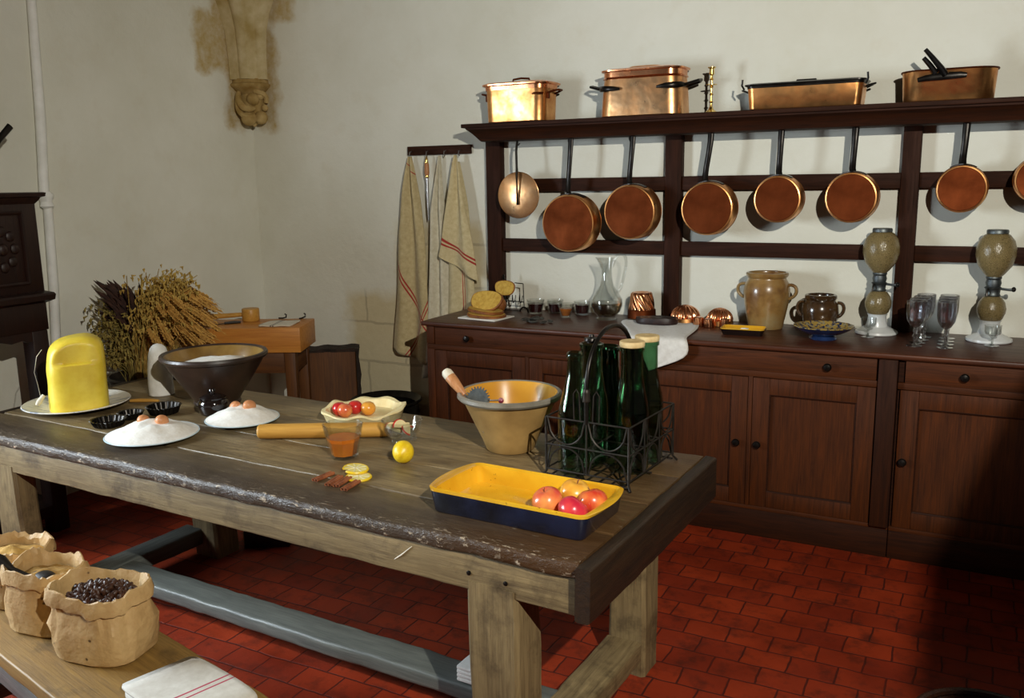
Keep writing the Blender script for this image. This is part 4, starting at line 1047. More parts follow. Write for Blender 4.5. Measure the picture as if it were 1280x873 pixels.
# copper moulds
mo = thing('jelly_mould', 'tall copper jelly mould with twisted flutes behind the white napkin', 'mould', (-1.635, 4.69, ZW), 0, 'copper moulds on the counter')
MB().lathe([(.001, .0), (.076, .0), (.079, .002), (.078, .055), (.075, .058), (.001, .058)], 64).build('mould_base', M['copperred'], mo)
def twist(a, r, z, i): return r*(1+.07*math.cos(9*(a+ (z-.058)*9)))
MB().lathe([(.068, .057)]+[(.070-.012*(k/10), .058+.085*k/10) for k in range(11)]+[(.05, .152), (.03, .150), (.001, .14)], 108, fun=twist).build('fluted_top', M['copperdeep'], mo)
def dome_mould(lab, loc, r, h, n, rz=0):
    d = thing('jelly_mould', lab, 'mould', loc, rz, 'copper moulds on the counter')
    MB().lathe([(.001, 0), (r, 0), (r+.002, .002), (r*.99, h*.30), (.001, h*.31)], 48).build('mould_base', M['copper'], d)
    pr_ = [(r*.95*math.cos(t_), h*.3+h*.7*math.sin(t_)) for t_ in [k*PI/2/10 for k in range(10)]]+[(r*.12, h*.96), (.001, h*.9)]
    MB().lathe(pr_, 8*n, fun=lambda a, q_, z, i: q_*(1+.07*math.cos(n*a))).build('fluted_top', M['copperdeep'], d)
def timbale(lab, loc, r, h):
    d = solo('timbale_mould', MB().lathe([(.001, 0), (r, 0), (r+.001, .002), (r*.92, h), (r*.80, h+.003), (.001, h+.004)], 72, fun=lambda a, q_, z, i: q_*(1+.035*math.cos(10*a))), M['copperdeep'], lab, 'mould', loc, 0, 'copper moulds on the counter')
dome_mould('larger round fluted copper mould in front of the middle rack post', (-1.375, 4.66, ZW), .080, .098, 14)
dome_mould('lower round copper mould with fine beaded flutes, nearer the big crock', (-1.185, 4.655, ZW), .070, .092, 20)
timbale('small copper timbale mould nearest the dark slab on the napkin', (-1.275, 4.565, ZW), .028, .048)
timbale('small copper timbale mould in the middle, between the two fluted domes', (-1.215, 4.55, ZW), .026, .044)
timbale('small copper timbale mould set in front of the beaded dome, nearest the yellow dish', (-1.135, 4.565, ZW), .024, .046)
# napkin and slab
def sheet(rows, name, mat, lab, cat, group=None, thick=.003, loc=(0, 0, 0), sub=1):
    b = MB(); b.grid([[V(p_) for p_ in r] for r in rows])
    return solo(name, b, mat, lab, cat, loc, 0, group, mods=[('SUBSURF', dict(levels=sub, render_levels=sub)), ('SOLIDIFY', dict(thickness=thick, offset=0))], ang=180)
NX = 10
rows = []
ctrl = [((-1.70, 4.62), (-1.31, 4.63), .972), ((-1.70, 4.50), (-1.255, 4.54), .9715), ((-1.60, 4.35), (-1.235, 4.35), .9705), ((-1.53, 4.20), (-1.235, 4.20), .9705), ((-1.515, 4.152), (-1.215, 4.152), .966), ((-1.49, 4.145), (-1.205, 4.145), .94), ((-1.455, 4.143), (-1.20, 4.143), .895), ((-1.43, 4.143), (-1.25, 4.143), .86), ((-1.415, 4.143), (-1.34, 4.143), .826), ((-1.405, 4.143), (-1.40, 4.143), .80)]
for (x0, y0), (x1, y1), z in ctrl:
    rows.append([(x0+(x1-x0)*k/NX, y0+(y1-y0)*k/NX, z+(.003*math.sin(k*1.7+y0*9) if z > .969 else 0)+(.003 if z > .969 else 0)) for k in range(NX+1)])
    if z < .96: rows[-1] = [(x, y-.004*abs(math.sin(k*.9)), z_) for k, (x, y, z_) in enumerate(rows[-1])]
sheet(rows, 'napkin', M['whitecloth'], 'white napkin under the dark slab, draped down over the counter edge', 'napkin')
b = MB(); P_ = [(x, y) for x, y in slice_mb(.23, .12, 0)]
b.loft([[V((x*.95, y*.95, 0)) for x, y in P_], [V((x, y, .012)) for x, y in P_], [V((x*.95, y*.95, .032)) for x, y in P_], [V((x*.6, y*.6, .036)) for x, y in P_]])
b.warp(lambda co: co+V((noise.noise(co*30)*.006, noise.noise(co*30+V((5, 0, 0)))*.006, noise.noise(co*30+V((0, 5, 0)))*.006 if co.z > .01 else 0)))
solo('gingerbread_slab', b, M['choc'], 'lumpy dark brown slab of cake lying on the white napkin', 'cake', (-1.485, 4.50, .979), .1)
# small rectangular dish
sd = thing('oblong_dish', 'small oblong dish, black outside and yellow inside, in front of the big crock', 'dish', (-1.005, 4.425, ZW), .06)
b = MB(); b.loft([rr2(.098, .052, .02, 0), rr2(.108, .062, .022, .03)], (True, False)); b.build('dish_body', M['blackglaze'], sd)
b = MB(); b.loft([rr2(.1082, .0622, .022, .0298), rr2(.109, .063, .022, .034), rr2(.104, .058, .02, .034), rr2(.092, .048, .018, .010)], (False, True)); b.build('inner_glaze', M['yellow'], sd)
b = MB().ball((0, 0, .008), (.024, .016, .012), nz=.3, ns=3)
solo('cheese_lump', b, M['flour'], 'small white lump in the yellow oblong dish', 'cheese', (-1.0, 4.425, ZW+.011))
# crocks
def crock(lab, loc, prof, mat, hz, hr, rx_, rz=0):
    c_ = thing('stoneware_crock', lab, 'crock', loc, rz)
    inner = [(max(r-.010, .001), z) for r, z in prof[3:]][::-1]
    MB().lathe(prof+inner+[(.001, inner[-1][1])], 48).build('crock_body', mat, c_)
    for s_ in (-1, 1):
        MB().tube(bez((s_*(rx_-.004), 0, hz-.05), (s_*(rx_+hr*1.6), 0, hz-.035), (s_*(rx_+hr*1.6), 0, hz+.03), (s_*(rx_-.006), 0, hz+.022), 12), .011, 10, flat=(1.3, .8)).build('handle', mat, c_)
crock('big pale stoneware crock with two lug handles, behind the oblong dish', (-.945, 4.66, ZW), [(.001, 0), (.085, 0), (.088, .01), (.098, .06), (.113, .14), (.118, .19), (.112, .23), (.098, .252), (.096, .262), (.106, .272), (.108, .285), (.103, .290)], M['crock'], .205, .03, .115)
crock('smaller dark brown glazed crock with two lugs, behind the patterned bowl', (-.675, 4.66, ZW), [(.001, 0), (.065, 0), (.07, .008), (.082, .05), (.09, .10), (.086, .135), (.074, .152), (.072, .16), (.078, .168), (.078, .182), (.073, .186)], M['crockd'], .125, .022, .087)
# faience bowl
fb = thing('footed_bowl', 'low footed bowl with a blue and yellow patterned inside near the siphon', 'bowl', (-.622, 4.43, ZW))
MB().lathe([(.001, 0), (.062, 0), (.064, .004), (.058, .012), (.05, .02), (.085, .03), (.12, .048), (.135, .062)], 48, caps=(True, False)).build('bowl_body', M['blueglaze'], fb)
MB().lathe([(.1345, .0618), (.140, .065), (.138, .068), (.132, .066), (.115, .052), (.08, .036), (.001, .028)], 48, fun=lambda a, r, z, i: r*(1+(.02*math.cos(a*16) if r > .13 else 0)), caps=(False, True)).build('patterned_glaze', M['faience'], fb)
# siphons
def siphon(lab, loc, rz):
    s = thing('soda_siphon', lab, 'siphon', loc, rz, 'two-globed soda siphons on the counter')
    MB().lathe([(.001, 0), (.096, 0), (.100, .005), (.098, .014), (.075, .026), (.052, .038), (.045, .06), (.042, .09), (.048, .100), (.001, .102)], 40).build('base', M['porc'], s)
    MB().lathe([(.042, .100), (.050, .108), (.060, .135), (.062, .155), (.055, .185), (.040, .207), (.030, .213)], 36).build('lower_globe', M['netted'], s)
    MB().lathe([(.030, .212), (.034, .217), (.030, .224), (.032, .245), (.038, .252), (.030, .258), (.034, .275), (.030, .29), (.034, .298), (.032, .305)], 24).build('neck_fitting', M['pewter'], s)
    MB().lathe([(.032, .304), (.045, .318), (.072, .355), (.084, .40), (.084, .435), (.074, .47), (.055, .495), (.042, .503)], 40).build('upper_globe', M['netted'], s)
    MB().lathe([(.040, .502), (.046, .503), (.046, .515), (.043, .520), (.001, .520)], 28).build('collar', M['pewter'], s)
    t = MB().tube([(.03, 0, .248), (.06, -.004, .245), (.078, -.004, .245)], [.006, .006, .007], 8); t.build('tap', M['pewter'], s)
    MB().ball((.084, -.004, .247), (.010, .012, .012), 12, 8).build('tap_knob', M['iron'], s)
    MB().tube([(-.02, -.028, .25), (-.024, -.04, .235), (-.024, -.042, .215)], .005, 8).build('spout', M['iron'], s)
siphon('soda siphon with two netted globes in front of the rack post', (-.408, 4.685, ZW), 0)
siphon('soda siphon with two netted globes standing beyond the goblets', (.086, 4.66, ZW), 0)
# small stem glasses
def stemglass(name, lab, loc, r, h, group, seg=40, cut=0):
    g = thing(name, lab, 'glass', loc, rnd.random(), group)
    MB().lathe([(.001, 0), (r*.85, 0), (r*.85, .002), (r*.3, .005), (.006, .010)], 32).build('foot', M['cutglass' if cut else 'glass'], g)
    hb = h*.42
    MB().lathe([(.006, .0095), (.0045, .02), (.0045, hb-.03 if not cut else hb*.35)]+([(.011, hb*.5), (.0055, hb*.65), (.0085, hb*.85)] if cut else [])+[(.006, hb-.004)], 12).build('stem', M['cutglass' if cut else 'glass'], g, ang=25)
    fun = (lambda a, q_, z, i: q_*(1+.045*abs(math.sin(a*5)))) if cut else None
    pts = [(.006, hb-.003), (r*.5, hb+.006), (r*.86, hb+h*.15), (r*.97, hb+h*.28), (r, h)]
    inn = [(max(a-.0025, .001), z+.003) for a, z in pts[1:-1]][::-1]
    MB().lathe(pts+[(r-.002, h)]+inn+[(.001, hb+.006)], seg, fun=fun).build('glass_bowl', M['cutglass' if cut else 'glass'], g, ang=20)
    return g
stemglass('wine_glass', 'plain little stemmed glass in front of the first siphon, by the rack post', (-.434, 4.56, ZW), .036, .095, 'plain stemmed glasses before the siphons')
stemglass('wine_glass', 'plain little stemmed glass in front of the siphon beyond the goblets', (.098, 4.53, ZW), .036, .095, 'plain stemmed glasses before the siphons')
g0 = None
pos = ['front', 'second', 'third', 'rearmost']
for ci, (xa, xb) in enumerate(((-.218, -.190), (-.092, -.090))):
    for k in range(4):
        lb = f"cut glass goblet, {pos[k]} of the row {'next to the rack post' if ci == 0 else 'nearer the far siphon'}"
        if k == 0: lb = lb.replace('front of', 'frontmost of')
        y = 4.40+k*.086; x = xa+(xb-xa)*k/3
        if g0 is None:
            g0 = stemglass('cut_glass_goblet', lb, (x, y, ZW), .041, .21, 'cut glass goblets in two rows', 60, 1)
        else: dup(g0, (x, y, ZW), .2*k, lb)

# ------------------------------------------------------------------ peg rail and towels
pr_ = thing('peg_rail', 'short dark wooden peg rail on the wall holding the kitchen towels', 'rail', (-3.012, YB, 1.907))
MB().box((0, -.013, .0275), (.46, .025, .055), bev=.003).build('rail_board', M['oakdX'], pr_)
for x in (-.195, -.07, .06, .165): MB().tube([(x, -.026, .025), (x, -.05, .018), (x, -.055, -.002), (x, -.048, -.012), (x, -.04, -.006)], .003, 6).build('hook', M['steel'], pr_)
def towel(name, lab, outline, ybase, folds, mat, depth=.03, n=22, seed=0, group=None, ph=0.0):
    """outline: list of (z, xl, xr[, zl_offset, zr_offset]) from the top down"""
    rows = []
    # resample outline
    N = 26
    for i in range(N+1):
        t = i/N*(len(outline)-1); k = min(int(t), len(outline)-2); f = t-k
        A = outline[k]; B = outline[k+1]
        A = A+(0, 0) if len(A) == 3 else A; B = B+(0, 0) if len(B) == 3 else B
        z, xl, xr, dl, dr = [a+(b-a)*f for a, b in zip(A, B)]
        row = []
        for j in range(n+1):
            u = j/n
            w_ = (xr-xl)
            yy = ybase - depth*(.5+.5*math.sin(u*PI*folds+ph+.6*math.sin(i*.15+seed)))*min(1, .3+w_/.15) - .008*noise.noise(V((u*4, i*.2, seed)))
            row.append(V((xl+w_*u, yy, z+dl*(1-u)+dr*u)))
        rows.append(row)
    b = MB(); b.grid(rows)
    return solo(name, b, mat, lab, 'towel', (0, 0, 0), 0, group, mods=[('SUBSURF', dict(levels=1, render_levels=1)), ('SOLIDIFY', dict(thickness=.004, offset=0))], ang=180)
red = hx('a43830')
M['tw1'] = cloth_mat('linen_towel_a', hx('c9b98e'), hx('b5a278'), [(.30, -1, -.52, .006), (.30, -1, -.545, .006), (-.5, -1, -1.19, .006), (-.5, -1, -1.22, .006), (.1, -1, -.05, .004)], red)
M['tw2'] = cloth_mat('linen_towel_b', hx('cfc097'), hx('bcaa80'), [(.16, -1, -.56, .010), (.16, -1, -.595, .010)], red)
M['tw3'] = cloth_mat('linen_towel_c', hx('cdbf98'), hx('b8a880'), [(1, 0, .52, .014), (1, 0, .60, .014)], red)
gt = 'towels on the peg rail'
# left towel: (z, xl, xr)
towel('kitchen_towel', 'longest beige red-striped linen towel, at the end of the peg rail away from the rack',
      [(1.90, -3.222, -3.203), (1.80, -3.245, -3.178), (1.62, -3.275, -3.140), (1.40, -3.305, -3.118), (1.15, -3.33, -3.105), (.95, -3.355, -3.10), (.78, -3.385, -3.10, 0, -.02), (.62, -3.40, -3.12, .03, -.06)], 4.79, 3.0, M['tw1'], .05, seed=1, group=gt)
towel('kitchen_towel', 'plain pale cloth hanging between the two striped towels',
      [(1.90, -3.005, -2.990), (1.75, -3.03, -2.985), (1.55, -3.075, -2.965), (1.3, -3.085, -2.95), (1.0, -3.10, -2.95), (.75, -3.12, -2.94), (.5, -3.17, -2.93, -.03, .02)], 4.795, 3.4, M['greycloth'], .045, seed=4, group=gt)
towel('kitchen_towel', 'long beige towel with an upright red stripe, partly under the short striped one',
      [(1.86, -2.90, -2.855), (1.6, -2.93, -2.80), (1.3, -2.945, -2.775), (1.0, -2.96, -2.755), (.72, -2.98, -2.76)], 4.792, 3.2, M['tw3'], .035, seed=8, group=gt)
towel('kitchen_towel', 'short beige towel layer with slanting red stripes, hanging nearest the rack post',
      [(1.90, -2.868, -2.845), (1.75, -2.895, -2.82), (1.55, -2.93, -2.785), (1.35, -2.965, -2.745), (1.22, -2.985, -2.725, .06, -.02), (1.14, -2.97, -2.71, .13, -.01)], 4.758, 2.6, M['tw2'], .04, seed=11, group=gt, ph=1.0)
ss = thing('sharpening_steel', 'knife steel with a brass and wood handle hanging on the peg rail', 'steel', (-3.080, 4.765, 1.60), .0)
MB().lathe([(.012, .165), (.014, .17), (.012, .18)], 14).build('ferrule', M['brass'], ss)
MB().lathe([(.012, .18), (.016, .20), (.015, .245), (.012, .255)], 14).build('handle', M['woodhandle'], ss)
MB().lathe([(.011, .254), (.012, .258), (.008, .285), (.003, .30)], 14).build('ring_cap', M['brass'], ss)
MB().lathe([(.003, -.10), (.007, -.05), (.0085, .05), (.009, .166)], 12).build('rod', M['steel'], ss)

# ------------------------------------------------------------------ carved dresser at the left edge
DX = -4.08; DY0, DY1 = 1.95, 2.80
dr = thing('carved_dresser', 'tall near-black carved oak dresser at the frame edge before the white pipe', 'dresser', (0, 0, 0))
def db(name, c, d, bev=.004): return MB().box(c, d, bev=bev).build(name, M['blackwood'], dr)
xm = (XL+.07+DX)/2; dd = DX-(XL+.07)
db('top_box', (xm, (DY0+DY1)/2, 1.46), (dd, DY1-DY0, .44))
MB().loft([[V((XL+.06, DY0-.01, z)), V((DX+o, DY0-.01-o, z)), V((DX+o, DY1+o, z)), V((XL+.06, DY1+o, z))] for z, o in ((1.67, .0), (1.685, .012), (1.70, .02), (1.705, .035), (1.722, .038), (1.725, .03))]).build('cornice', M['blackwood'], dr)
MB().loft([[V((XL+.06, DY0-.01, z)), V((DX+o, DY0-.01-o, z)), V((DX+o, DY1+o, z)), V((XL+.06, DY1+o, z))] for z, o in ((1.185, .0), (1.20, .03), (1.225, .034), (1.235, .028), (1.245, .0))]).build('mid_moulding', M['blackwood'], dr)
db('lower_frieze', (xm, (DY0+DY1)/2, 1.12), (dd, DY1-DY0, .14))
for y in (DY0+.045, DY1-.0475, (DY0+DY1)/2+.02):
    db('leg', (DX-.0475, y, .525), (.085, .085, 1.05), .006)
for y in (DY0+.045, 2.62): db('leg', (XL+.12, y, .525), (.085, .085, 1.05), .006)
db('foot_shelf', (xm, (DY0+DY1)/2, .12), (dd-.02, DY1-DY0-.02, .06))
# shaped apron under the frieze
pts = [(DY1-.09, 1.05), (DY1-.09, 1.0), (DY1-.12, 1.0), (DY1-.14, 1.012), (DY1-.20, 1.005), (DY1-.25, 1.02), (DY1-.32, 1.02), (DY1-.36, 1.03), (DY1-.36, 1.05)]
MB().prism(pts, DX-.03, DX-.008, Matrix(((0, 0, 1, 0), (1, 0, 0, 0), (0, 1, 0, 0), (0, 0, 0, 1)))).build('shaped_apron', M['blackwood'], dr)
for y0, y1, z0, z1 in ((DY1-.30, DY1-.08, 1.29, 1.63), (DY0+.06, DY1-.40, 1.29, 1.63)):
    b = MB(); xf = DX+.003
    for a, c_ in (((y0, z0), (y1, z0)), ((y1, z0), (y1, z1)), ((y1, z1), (y0, z1)), ((y0, z1), (y0, z0))): b.tube([(xf, a[0], a[1]), (xf, c_[0], c_[1])], .010, 6)
    cy, cz = (y0+y1)/2, (z0+z1)/2
    for k in range(8):
        a = 2*PI*k/8
        b.ball((xf, cy+.06*math.cos(a), cz+.085*math.sin(a)), (.010, .022, .026), 10, 6)
    b.ball((xf, cy, cz), (.014, .025, .03), 10, 6)
    b.build('carved_panel', M['blackwood'], dr)
lp = thing('long_handled_skillet', 'black iron handle sticking up at the frame edge above the carved dresser', 'pan', (-4.25, 2.50, 1.7255))
MB().lathe([(.001, 0), (.11, 0), (.12, .006), (.135, .05), (.131, .05), (.115, .008), (.001, .006)], 32).build('pan_body', M['iron'], lp)
MB().tube([(0, .12, .05), (0, .18, .14), (0, .27, .255), (0, .335, .32)], [.010, .012, .016, .018], 8, flat=(.6, 1)).build('handle', M['iron'], lp)

# ------------------------------------------------------------------ dried bouquet in a pot
bq = thing('dried_bouquet', 'big pot of dried wheat, oats and dark seedheads against the left wall', 'bouquet', (-4.15, 3.42, 0))
MB().lathe([(.001, 0), (.15, 0), (.16, .02), (.19, .3), (.20, .58), (.205, .66), (.215, .68), (.205, .69), (.195, .66), (.001, .60)], 36).build('pot', M['darkpot'], bq)
def stems(name, mat, n, a_rng, spread, h_rng, head, seed, droop=0.1):
    r_ = random.Random(seed); b = MB()
    for k in range(n):
        a = r_.uniform(*a_rng); s_ = spread*math.sqrt(r_.random()); h = r_.uniform(*h_rng)
        x0, y0 = .12*r_.random()*math.cos(a), .12*r_.random()*math.sin(a)
        x1, y1 = x0+s_*math.cos(a), y0+s_*math.sin(a)*.55
        y1 = max(-.30, min(.30, y1)); x1 = max(-.36, x1)
        p0 = V((x0, y0, .60)); p3 = V((x1, y1, h)); p1 = V((x0, y0, .60+(h-.6)*.5)); p2 = V((x0+(x1-x0)*.6, y0+(y1-y0)*.6, h*.98+droop*.3))
        pts = bez(p0, p1, p2, p3, 6)
        b.tube(pts, .0025, 3, caps=False)
        d = (pts[-1]-pts[-2]).normalized()
        if head == 'ear':
            for j in range(5):
                c_ = pts[-1]-d*(j*.022)
                for sg in (-1, 1):
                    o = d.orthogonal().normalized()*sg*.006
                    b.tube([c_+o*.5, c_+o*1.5+d*.012, c_+o+d*.03], [.001, .006, .001], 4, caps=False)
            b.tube([pts[-1], pts[-1]+d*.07+V((r_.uniform(-.02, .02), 0, 0))], .001, 3, caps=False)
        elif head == 'oat':
            for j in range(12):
                c_ = pts[-1]-d*(j*.03)
                o = V((r_.uniform(-1, 1), r_.uniform(-1, 1), r_.uniform(-.6, .4))).normalized()*r_.uniform(.02, .06)
                b.tube([c_+o*.6, c_+o+V((0, 0, -.006)), c_+o+V((0, 0, -.026))], [.002, .007, .001], 4, caps=False)
        elif head == 'plume':
            b.tube([pts[-1]-d*.22, pts[-1]-d*.12, pts[-1]-d*.03, pts[-1]+d*.03], [.004, .016, .012, .001], 6, caps=False)
    o = b.build(name, mat, bq); return o
stems('wheat_foliage', M['straw2'], 170, (-.7, 1.3), .40, (.88, 1.14), 'ear', 3, .6)
stems('oat_foliage', M['straw'], 170, (-1.0, 1.5), .30, (.98, 1.29), 'oat', 5, .05)
stems('olive_foliage', M['oats'], 190, (2.6, 5.0), .27, (.74, 1.12), 'oat', 8, .15)
stems('dark_seedhead_foliage', M['darkstem'], 80, (3.0, 5.3), .17, (.96, 1.21), 'plume', 11)

# ------------------------------------------------------------------ chopping block stand, mallet, log
ang = math.radians(26)
ck = thing('chopping_block', 'thick orange butcher block on a dark wooden stand in the corner', 'chopping block', (-4.045, 4.135, 0), ang)
MB().box((0, 0, .80), (.74, .38, .155), bev=.006).build('block', M['blockX'], ck)
b = MB(); b.box((0, -.15, .655), (.62, .03, .13), bev=.003); b.box((0, .15, .655), (.62, .03, .13), bev=.003); b.build('apron', M['standX'], ck)
for s_ in (-1, 1):
    MB().box((s_*.31, 0, .655), (.03, .27, .13), bev=.003).build('apron', M['standY'], ck)
    for t_ in (-1, 1): MB().box((s_*.295, t_*.145, .36), (.07, .07, .72), bev=.004, taper=(.8, .8)).build('leg', M['standZ'], ck)
ckm = Matrix.Translation((-4.045, 4.135, .8785)) @ rzm(ang)
ml = thing('wooden_mallet', 'wooden mallet with a thick head lying on the butcher block', 'mallet', ckm @ V((-.06, .11, 0)), 0)
MB().lathe([(.001, 0), (.052, 0), (.055, .004), (.055, .075), (.052, .08), (.001, .08)], 28, (.03, .02, 0)).build('head', M['pin'], ml)
MB().tube([(-.02, 0, .04), (-.12, -.07, .035), (-.22, -.14, .03), (-.31, -.21, .018)], [.014, .016, .019, .018], 10).build('handle', M['pin'], ml)
kn = thing('curved_knife', 'dark curved knife lying on the butcher block below the mallet handle', 'knife', ckm @ V((-.17, -.05, 0)), ang+.5)
MB().tube([(-.13, -.05, .006), (-.05, -.005, .006), (.03, .01, .006)], [.003, .010, .009], 8, flat=(1, .3)).build('blade', M['iron'], kn)
MB().tube([(.03, .01, .007), (.09, .012, .008), (.13, .005, .007)], [.008, .010, .008], 8).build('handle', M['darkpot'], kn)
rows = [[tuple(ckm @ V((.10+.20*k/8+.02*j/5, -.15+.20*j/5, .006+.002*math.sin(k*1.3+j)))) for k in range(9)] for j in range(6)]
M['blockcloth'] = cloth_mat('block_cloth', hx('ddd6c4'), hx('c8bfa8'), [(1, 0, .40, .02), (1, 0, .47, .02)], hx('6a5a4c'))
sheet(rows, 'folded_cloth', M['blockcloth'], 'small pale folded cloth lying on the butcher block', 'cloth', thick=.008)
for i, (x, lb) in enumerate(((.17, 'black iron hook lying at the back of the butcher block, next to the mallet head'), (.30, 'black iron hook at the back corner of the butcher block'))):
    b = MB().tube([(-.03, 0, .006), (0, .004, .006), (.02, 0, .012), (.022, 0, .028), (.012, 0, .034)], .005, 6)
    solo('iron_hook', b, M['iron'], lb, 'hook', ckm @ V((x, .165, 0)), ang+i, 'iron hooks on the butcher block')
lg = thing('split_log', 'dark split log standing on end by the wall, bark still on its edge', 'log', (-3.735, 4.56, 0), math.radians(32))
b = MB(); 
pts = [(-.165, -.07), (-.01, -.075), (.0, -.072), (.15, -.07), (.165, -.03), (.14, .04), (.03, .085), (-.12, .07), (-.17, .0)]
b.loft([[V((x*1.03, y*1.03, 0)) for x, y in pts], [V((x, y, .35)) for x, y in pts], [V((x, y, .655)) for x, y in pts]])
b.build('heartwood', M['standZ'], lg)
b = MB(); rows = []
for k in range(12):
    z = .01+.66*k/11
    rows.append([V((.158+.012*noise.noise(V((z*9, 1, 0))), -.075, z)), V((.178+.016*noise.noise(V((z*9, 2, 0))), -.04, z)), V((.165+.02*noise.noise(V((z*9, 3, 0))), .05, z)), V((.12, .06, z))])
b.loft(rows); b.build('bark', M['bark'], lg)
b = MB(); rows = []
for k in range(14):
    x = -.17+.34*k/13; h = .006+.014*noise.noise(V((x*12, 5, 1)))
    rows.append([V((x, -.074, .652)), V((x, -.07, .665+h)), V((x, .06, .672+h)), V((x, .068, .652))])
b.loft(rows); b.build('bark', M['bark'], lg)
# cauldron
cl = thing('iron_cauldron', 'black iron cauldron on the floor by the bare stone wall', 'cauldron', (-3.30, 4.53, 0))
MB().lathe([(.001, .03), (.12, .04), (.20, .12), (.225, .22), (.21, .31), (.20, .34), (.225, .355), (.235, .365), (.225, .375), (.19, .34), (.2, .22), (.001, .08)], 40).build('cauldron_body', M['iron'], cl)
for k in range(3):
    a = 2*PI*k/3+.3
    MB().tube([(.12*math.cos(a), .12*math.sin(a), .08), (.16*math.cos(a), .16*math.sin(a), .0)], [.025, .018], 8).build('leg', M['iron'], cl)
# small things under the table
b = MB()
for k in range(4): b.box((0, 0, .008+k*.014), (.17, .12, .013), bev=.005)
solo('cloth_pad', b, M['whitecloth'], 'small stack of folded white cloth on the long stretcher by the table leg', 'cloth', T(-1.43, 2.255, .127), TA)
b = MB().box((.0, 0, .045), (.22, .08, .09), bev=.008)
ft = thing('wooden_chock', 'dark wooden chock with its lit end coloured pale on the floor behind the table', 'block', (-2.98, 3.07, 0), .5)
b.build('chock_body', M['blackwood'], ft)
MB().box((-.1115, 0, .045), (.006, .07, .08), bev=.002).build('lit_end', M['bone'], ft)  # light on the end face put into the colour of a thin pale piece

# ------------------------------------------------------------------ bench with paper sacks
BA = math.atan2(-.079, .351)
bh = thing('plank_bench', 'long worn wooden bench in the near corner carrying paper sacks', 'bench', (-2.08, 1.478, 0), BA)
def bench_board(c, d, mat, name, par, cuts=30):
    return rough_board(c, d, mat, name, par, bev=.006, amp=.0025, cuts=cuts)
bench_board((-.10, 0, .427), (1.36, .355, .045), M['benchX'], 'seat', bh)
for x in (-.62, .45):
    for y in (-.12, .12):
        MB().box((x, y, .2), (.06, .06, .41), bev=.005, taper=(.85, .85)).build('leg', M['strZ'], bh)
    MB().box((x, 0, .15), (.035, .2, .05), bev=.004).build('stretcher', M['strY'], bh)
for y in (-.16,): MB().box((-.10, y, .372), (1.1, .03, .06), bev=.004).build('apron', M['strX'], bh)
def sack(lab, loc, rz, w, d, h, seed, fill, fmat, fname, flab, cat, lumps=False):
    s = thing('paper_sack', lab, 'sack', loc, rz, 'open paper sacks on the bench')
    n = 60; rings = []
    def sec(sx, sy, z, amp, e=.62, tilt=0):
        out = []
        for k in range(n):
            a = 2*PI*k/n; ca, sa = math.cos(a), math.sin(a)
            x = sx*math.copysign(abs(ca)**e, ca); y = sy*math.copysign(abs(sa)**e, sa)
            nn = noise.noise(V((ca*2.2+seed, sa*2.2, z*14)))*amp + noise.noise(V((ca*6+seed, sa*6, z*30)))*amp*.5
            out.append(V((x*(1+nn/max(sx, .01)), y*(1+nn/max(sy, .01)), z+(noise.noise(V((ca*1.8+seed*2, sa*1.8, 3)))*.02+noise.noise(V((ca*6+seed*2, sa*6, 3)))*.008)*tilt)))
        return out
    W, D = w/2, d/2
    rings = [sec(W*.90, D*.9, 0, .002), sec(W*.96, D*.96, .006, .006), sec(W*1.02, D*1.03, h*.25, .012), sec(W*1.02, D*1.03, h*.5, .014), sec(W*.96, D*.96, h*.72, .014, .7, .4), sec(W*.97, D*.98, h*.80, .012, .75, .8)]
    b = MB(); b.loft(rings, (True, False)); 
    rings2 = [rings[-1]] + [sec(W*1.05, D*1.07, h*.79, .010, .75, 1), sec(W*1.07, D*1.09, h*.88, .010, .78, 1), sec(W*1.03, D*1.05, h*1.0, .008, .8, 1.2), sec(W*.98, D*1.0, h*1.01, .006, .8, 1.2), sec(W*.92, D*.93, h*.93, .010, .8, 1), sec(W*.88, D*.88, h*.70, .010, .8, .5), sec(W*.86, D*.86, h*.5, .006, .75)]
    b.loft(rings2, (False, False))
    b.build('paper_wall', M['paperbag'], s, ang=28)
    f = MB(); rg = []
    for i in range(9):
        t = 1-i/8
        zz_ = h*fill+.03*(1-t)
        rg.append([V((p_.x*t*.99, p_.y*t*.99, zz_+.010*noise.noise(V((p_.x*t*30, p_.y*t*30, seed))))) for p_ in sec(W*.85, D*.85, h*fill, .005, .78)])
    f.loft(rg, (False, True))
    if lumps:
        r_ = random.Random(seed)
        for k in range(130):
            a = r_.uniform(0, 2*PI); q_ = math.sqrt(r_.random())*.92
            f.ball((W*.80*q_*math.cos(a), D*.80*q_*math.sin(a), h*fill+.032*(1-q_)+.008), (.013, .008, .007), 7, 5, mat=Euler((r_.random()*3, r_.random()*3, r_.random()*6)).to_matrix().to_4x4())
    o = solo(fname, f, M[fmat], flab, cat, loc, rz); o['kind'] = 'stuff'
    return s
zb = .4515
sack('nearest open paper sack, filled with dark brown cocoa beans', (-2.115, 1.515, zb), BA+.38, .27, .20, .20, 2.0, .80, 'cocoa', 'cocoa_beans', 'dark brown cocoa beans filling the nearest paper sack', 'cocoa', True)
sack('middle open paper sack of brown sugar with a dark scoop in it', (-2.40, 1.545, zb), BA+.35, .23, .18, .19, 6.4, .78, 'brownsugar', 'brown_sugar', 'brown sugar in the middle paper sack', 'sugar')
sack('farthest open paper sack of yellow meal, cut by the frame edge', (-2.655, 1.61, zb), BA+.4, .23, .19, .18, 9.7, .80, 'meal', 'corn_meal', 'yellow meal in the paper sack at the frame edge', 'meal')
sc_ = thing('wooden_scoop', 'dark little scoop stuck in the brown sugar of the middle sack', 'scoop', (-2.40, 1.53, zb+.155))
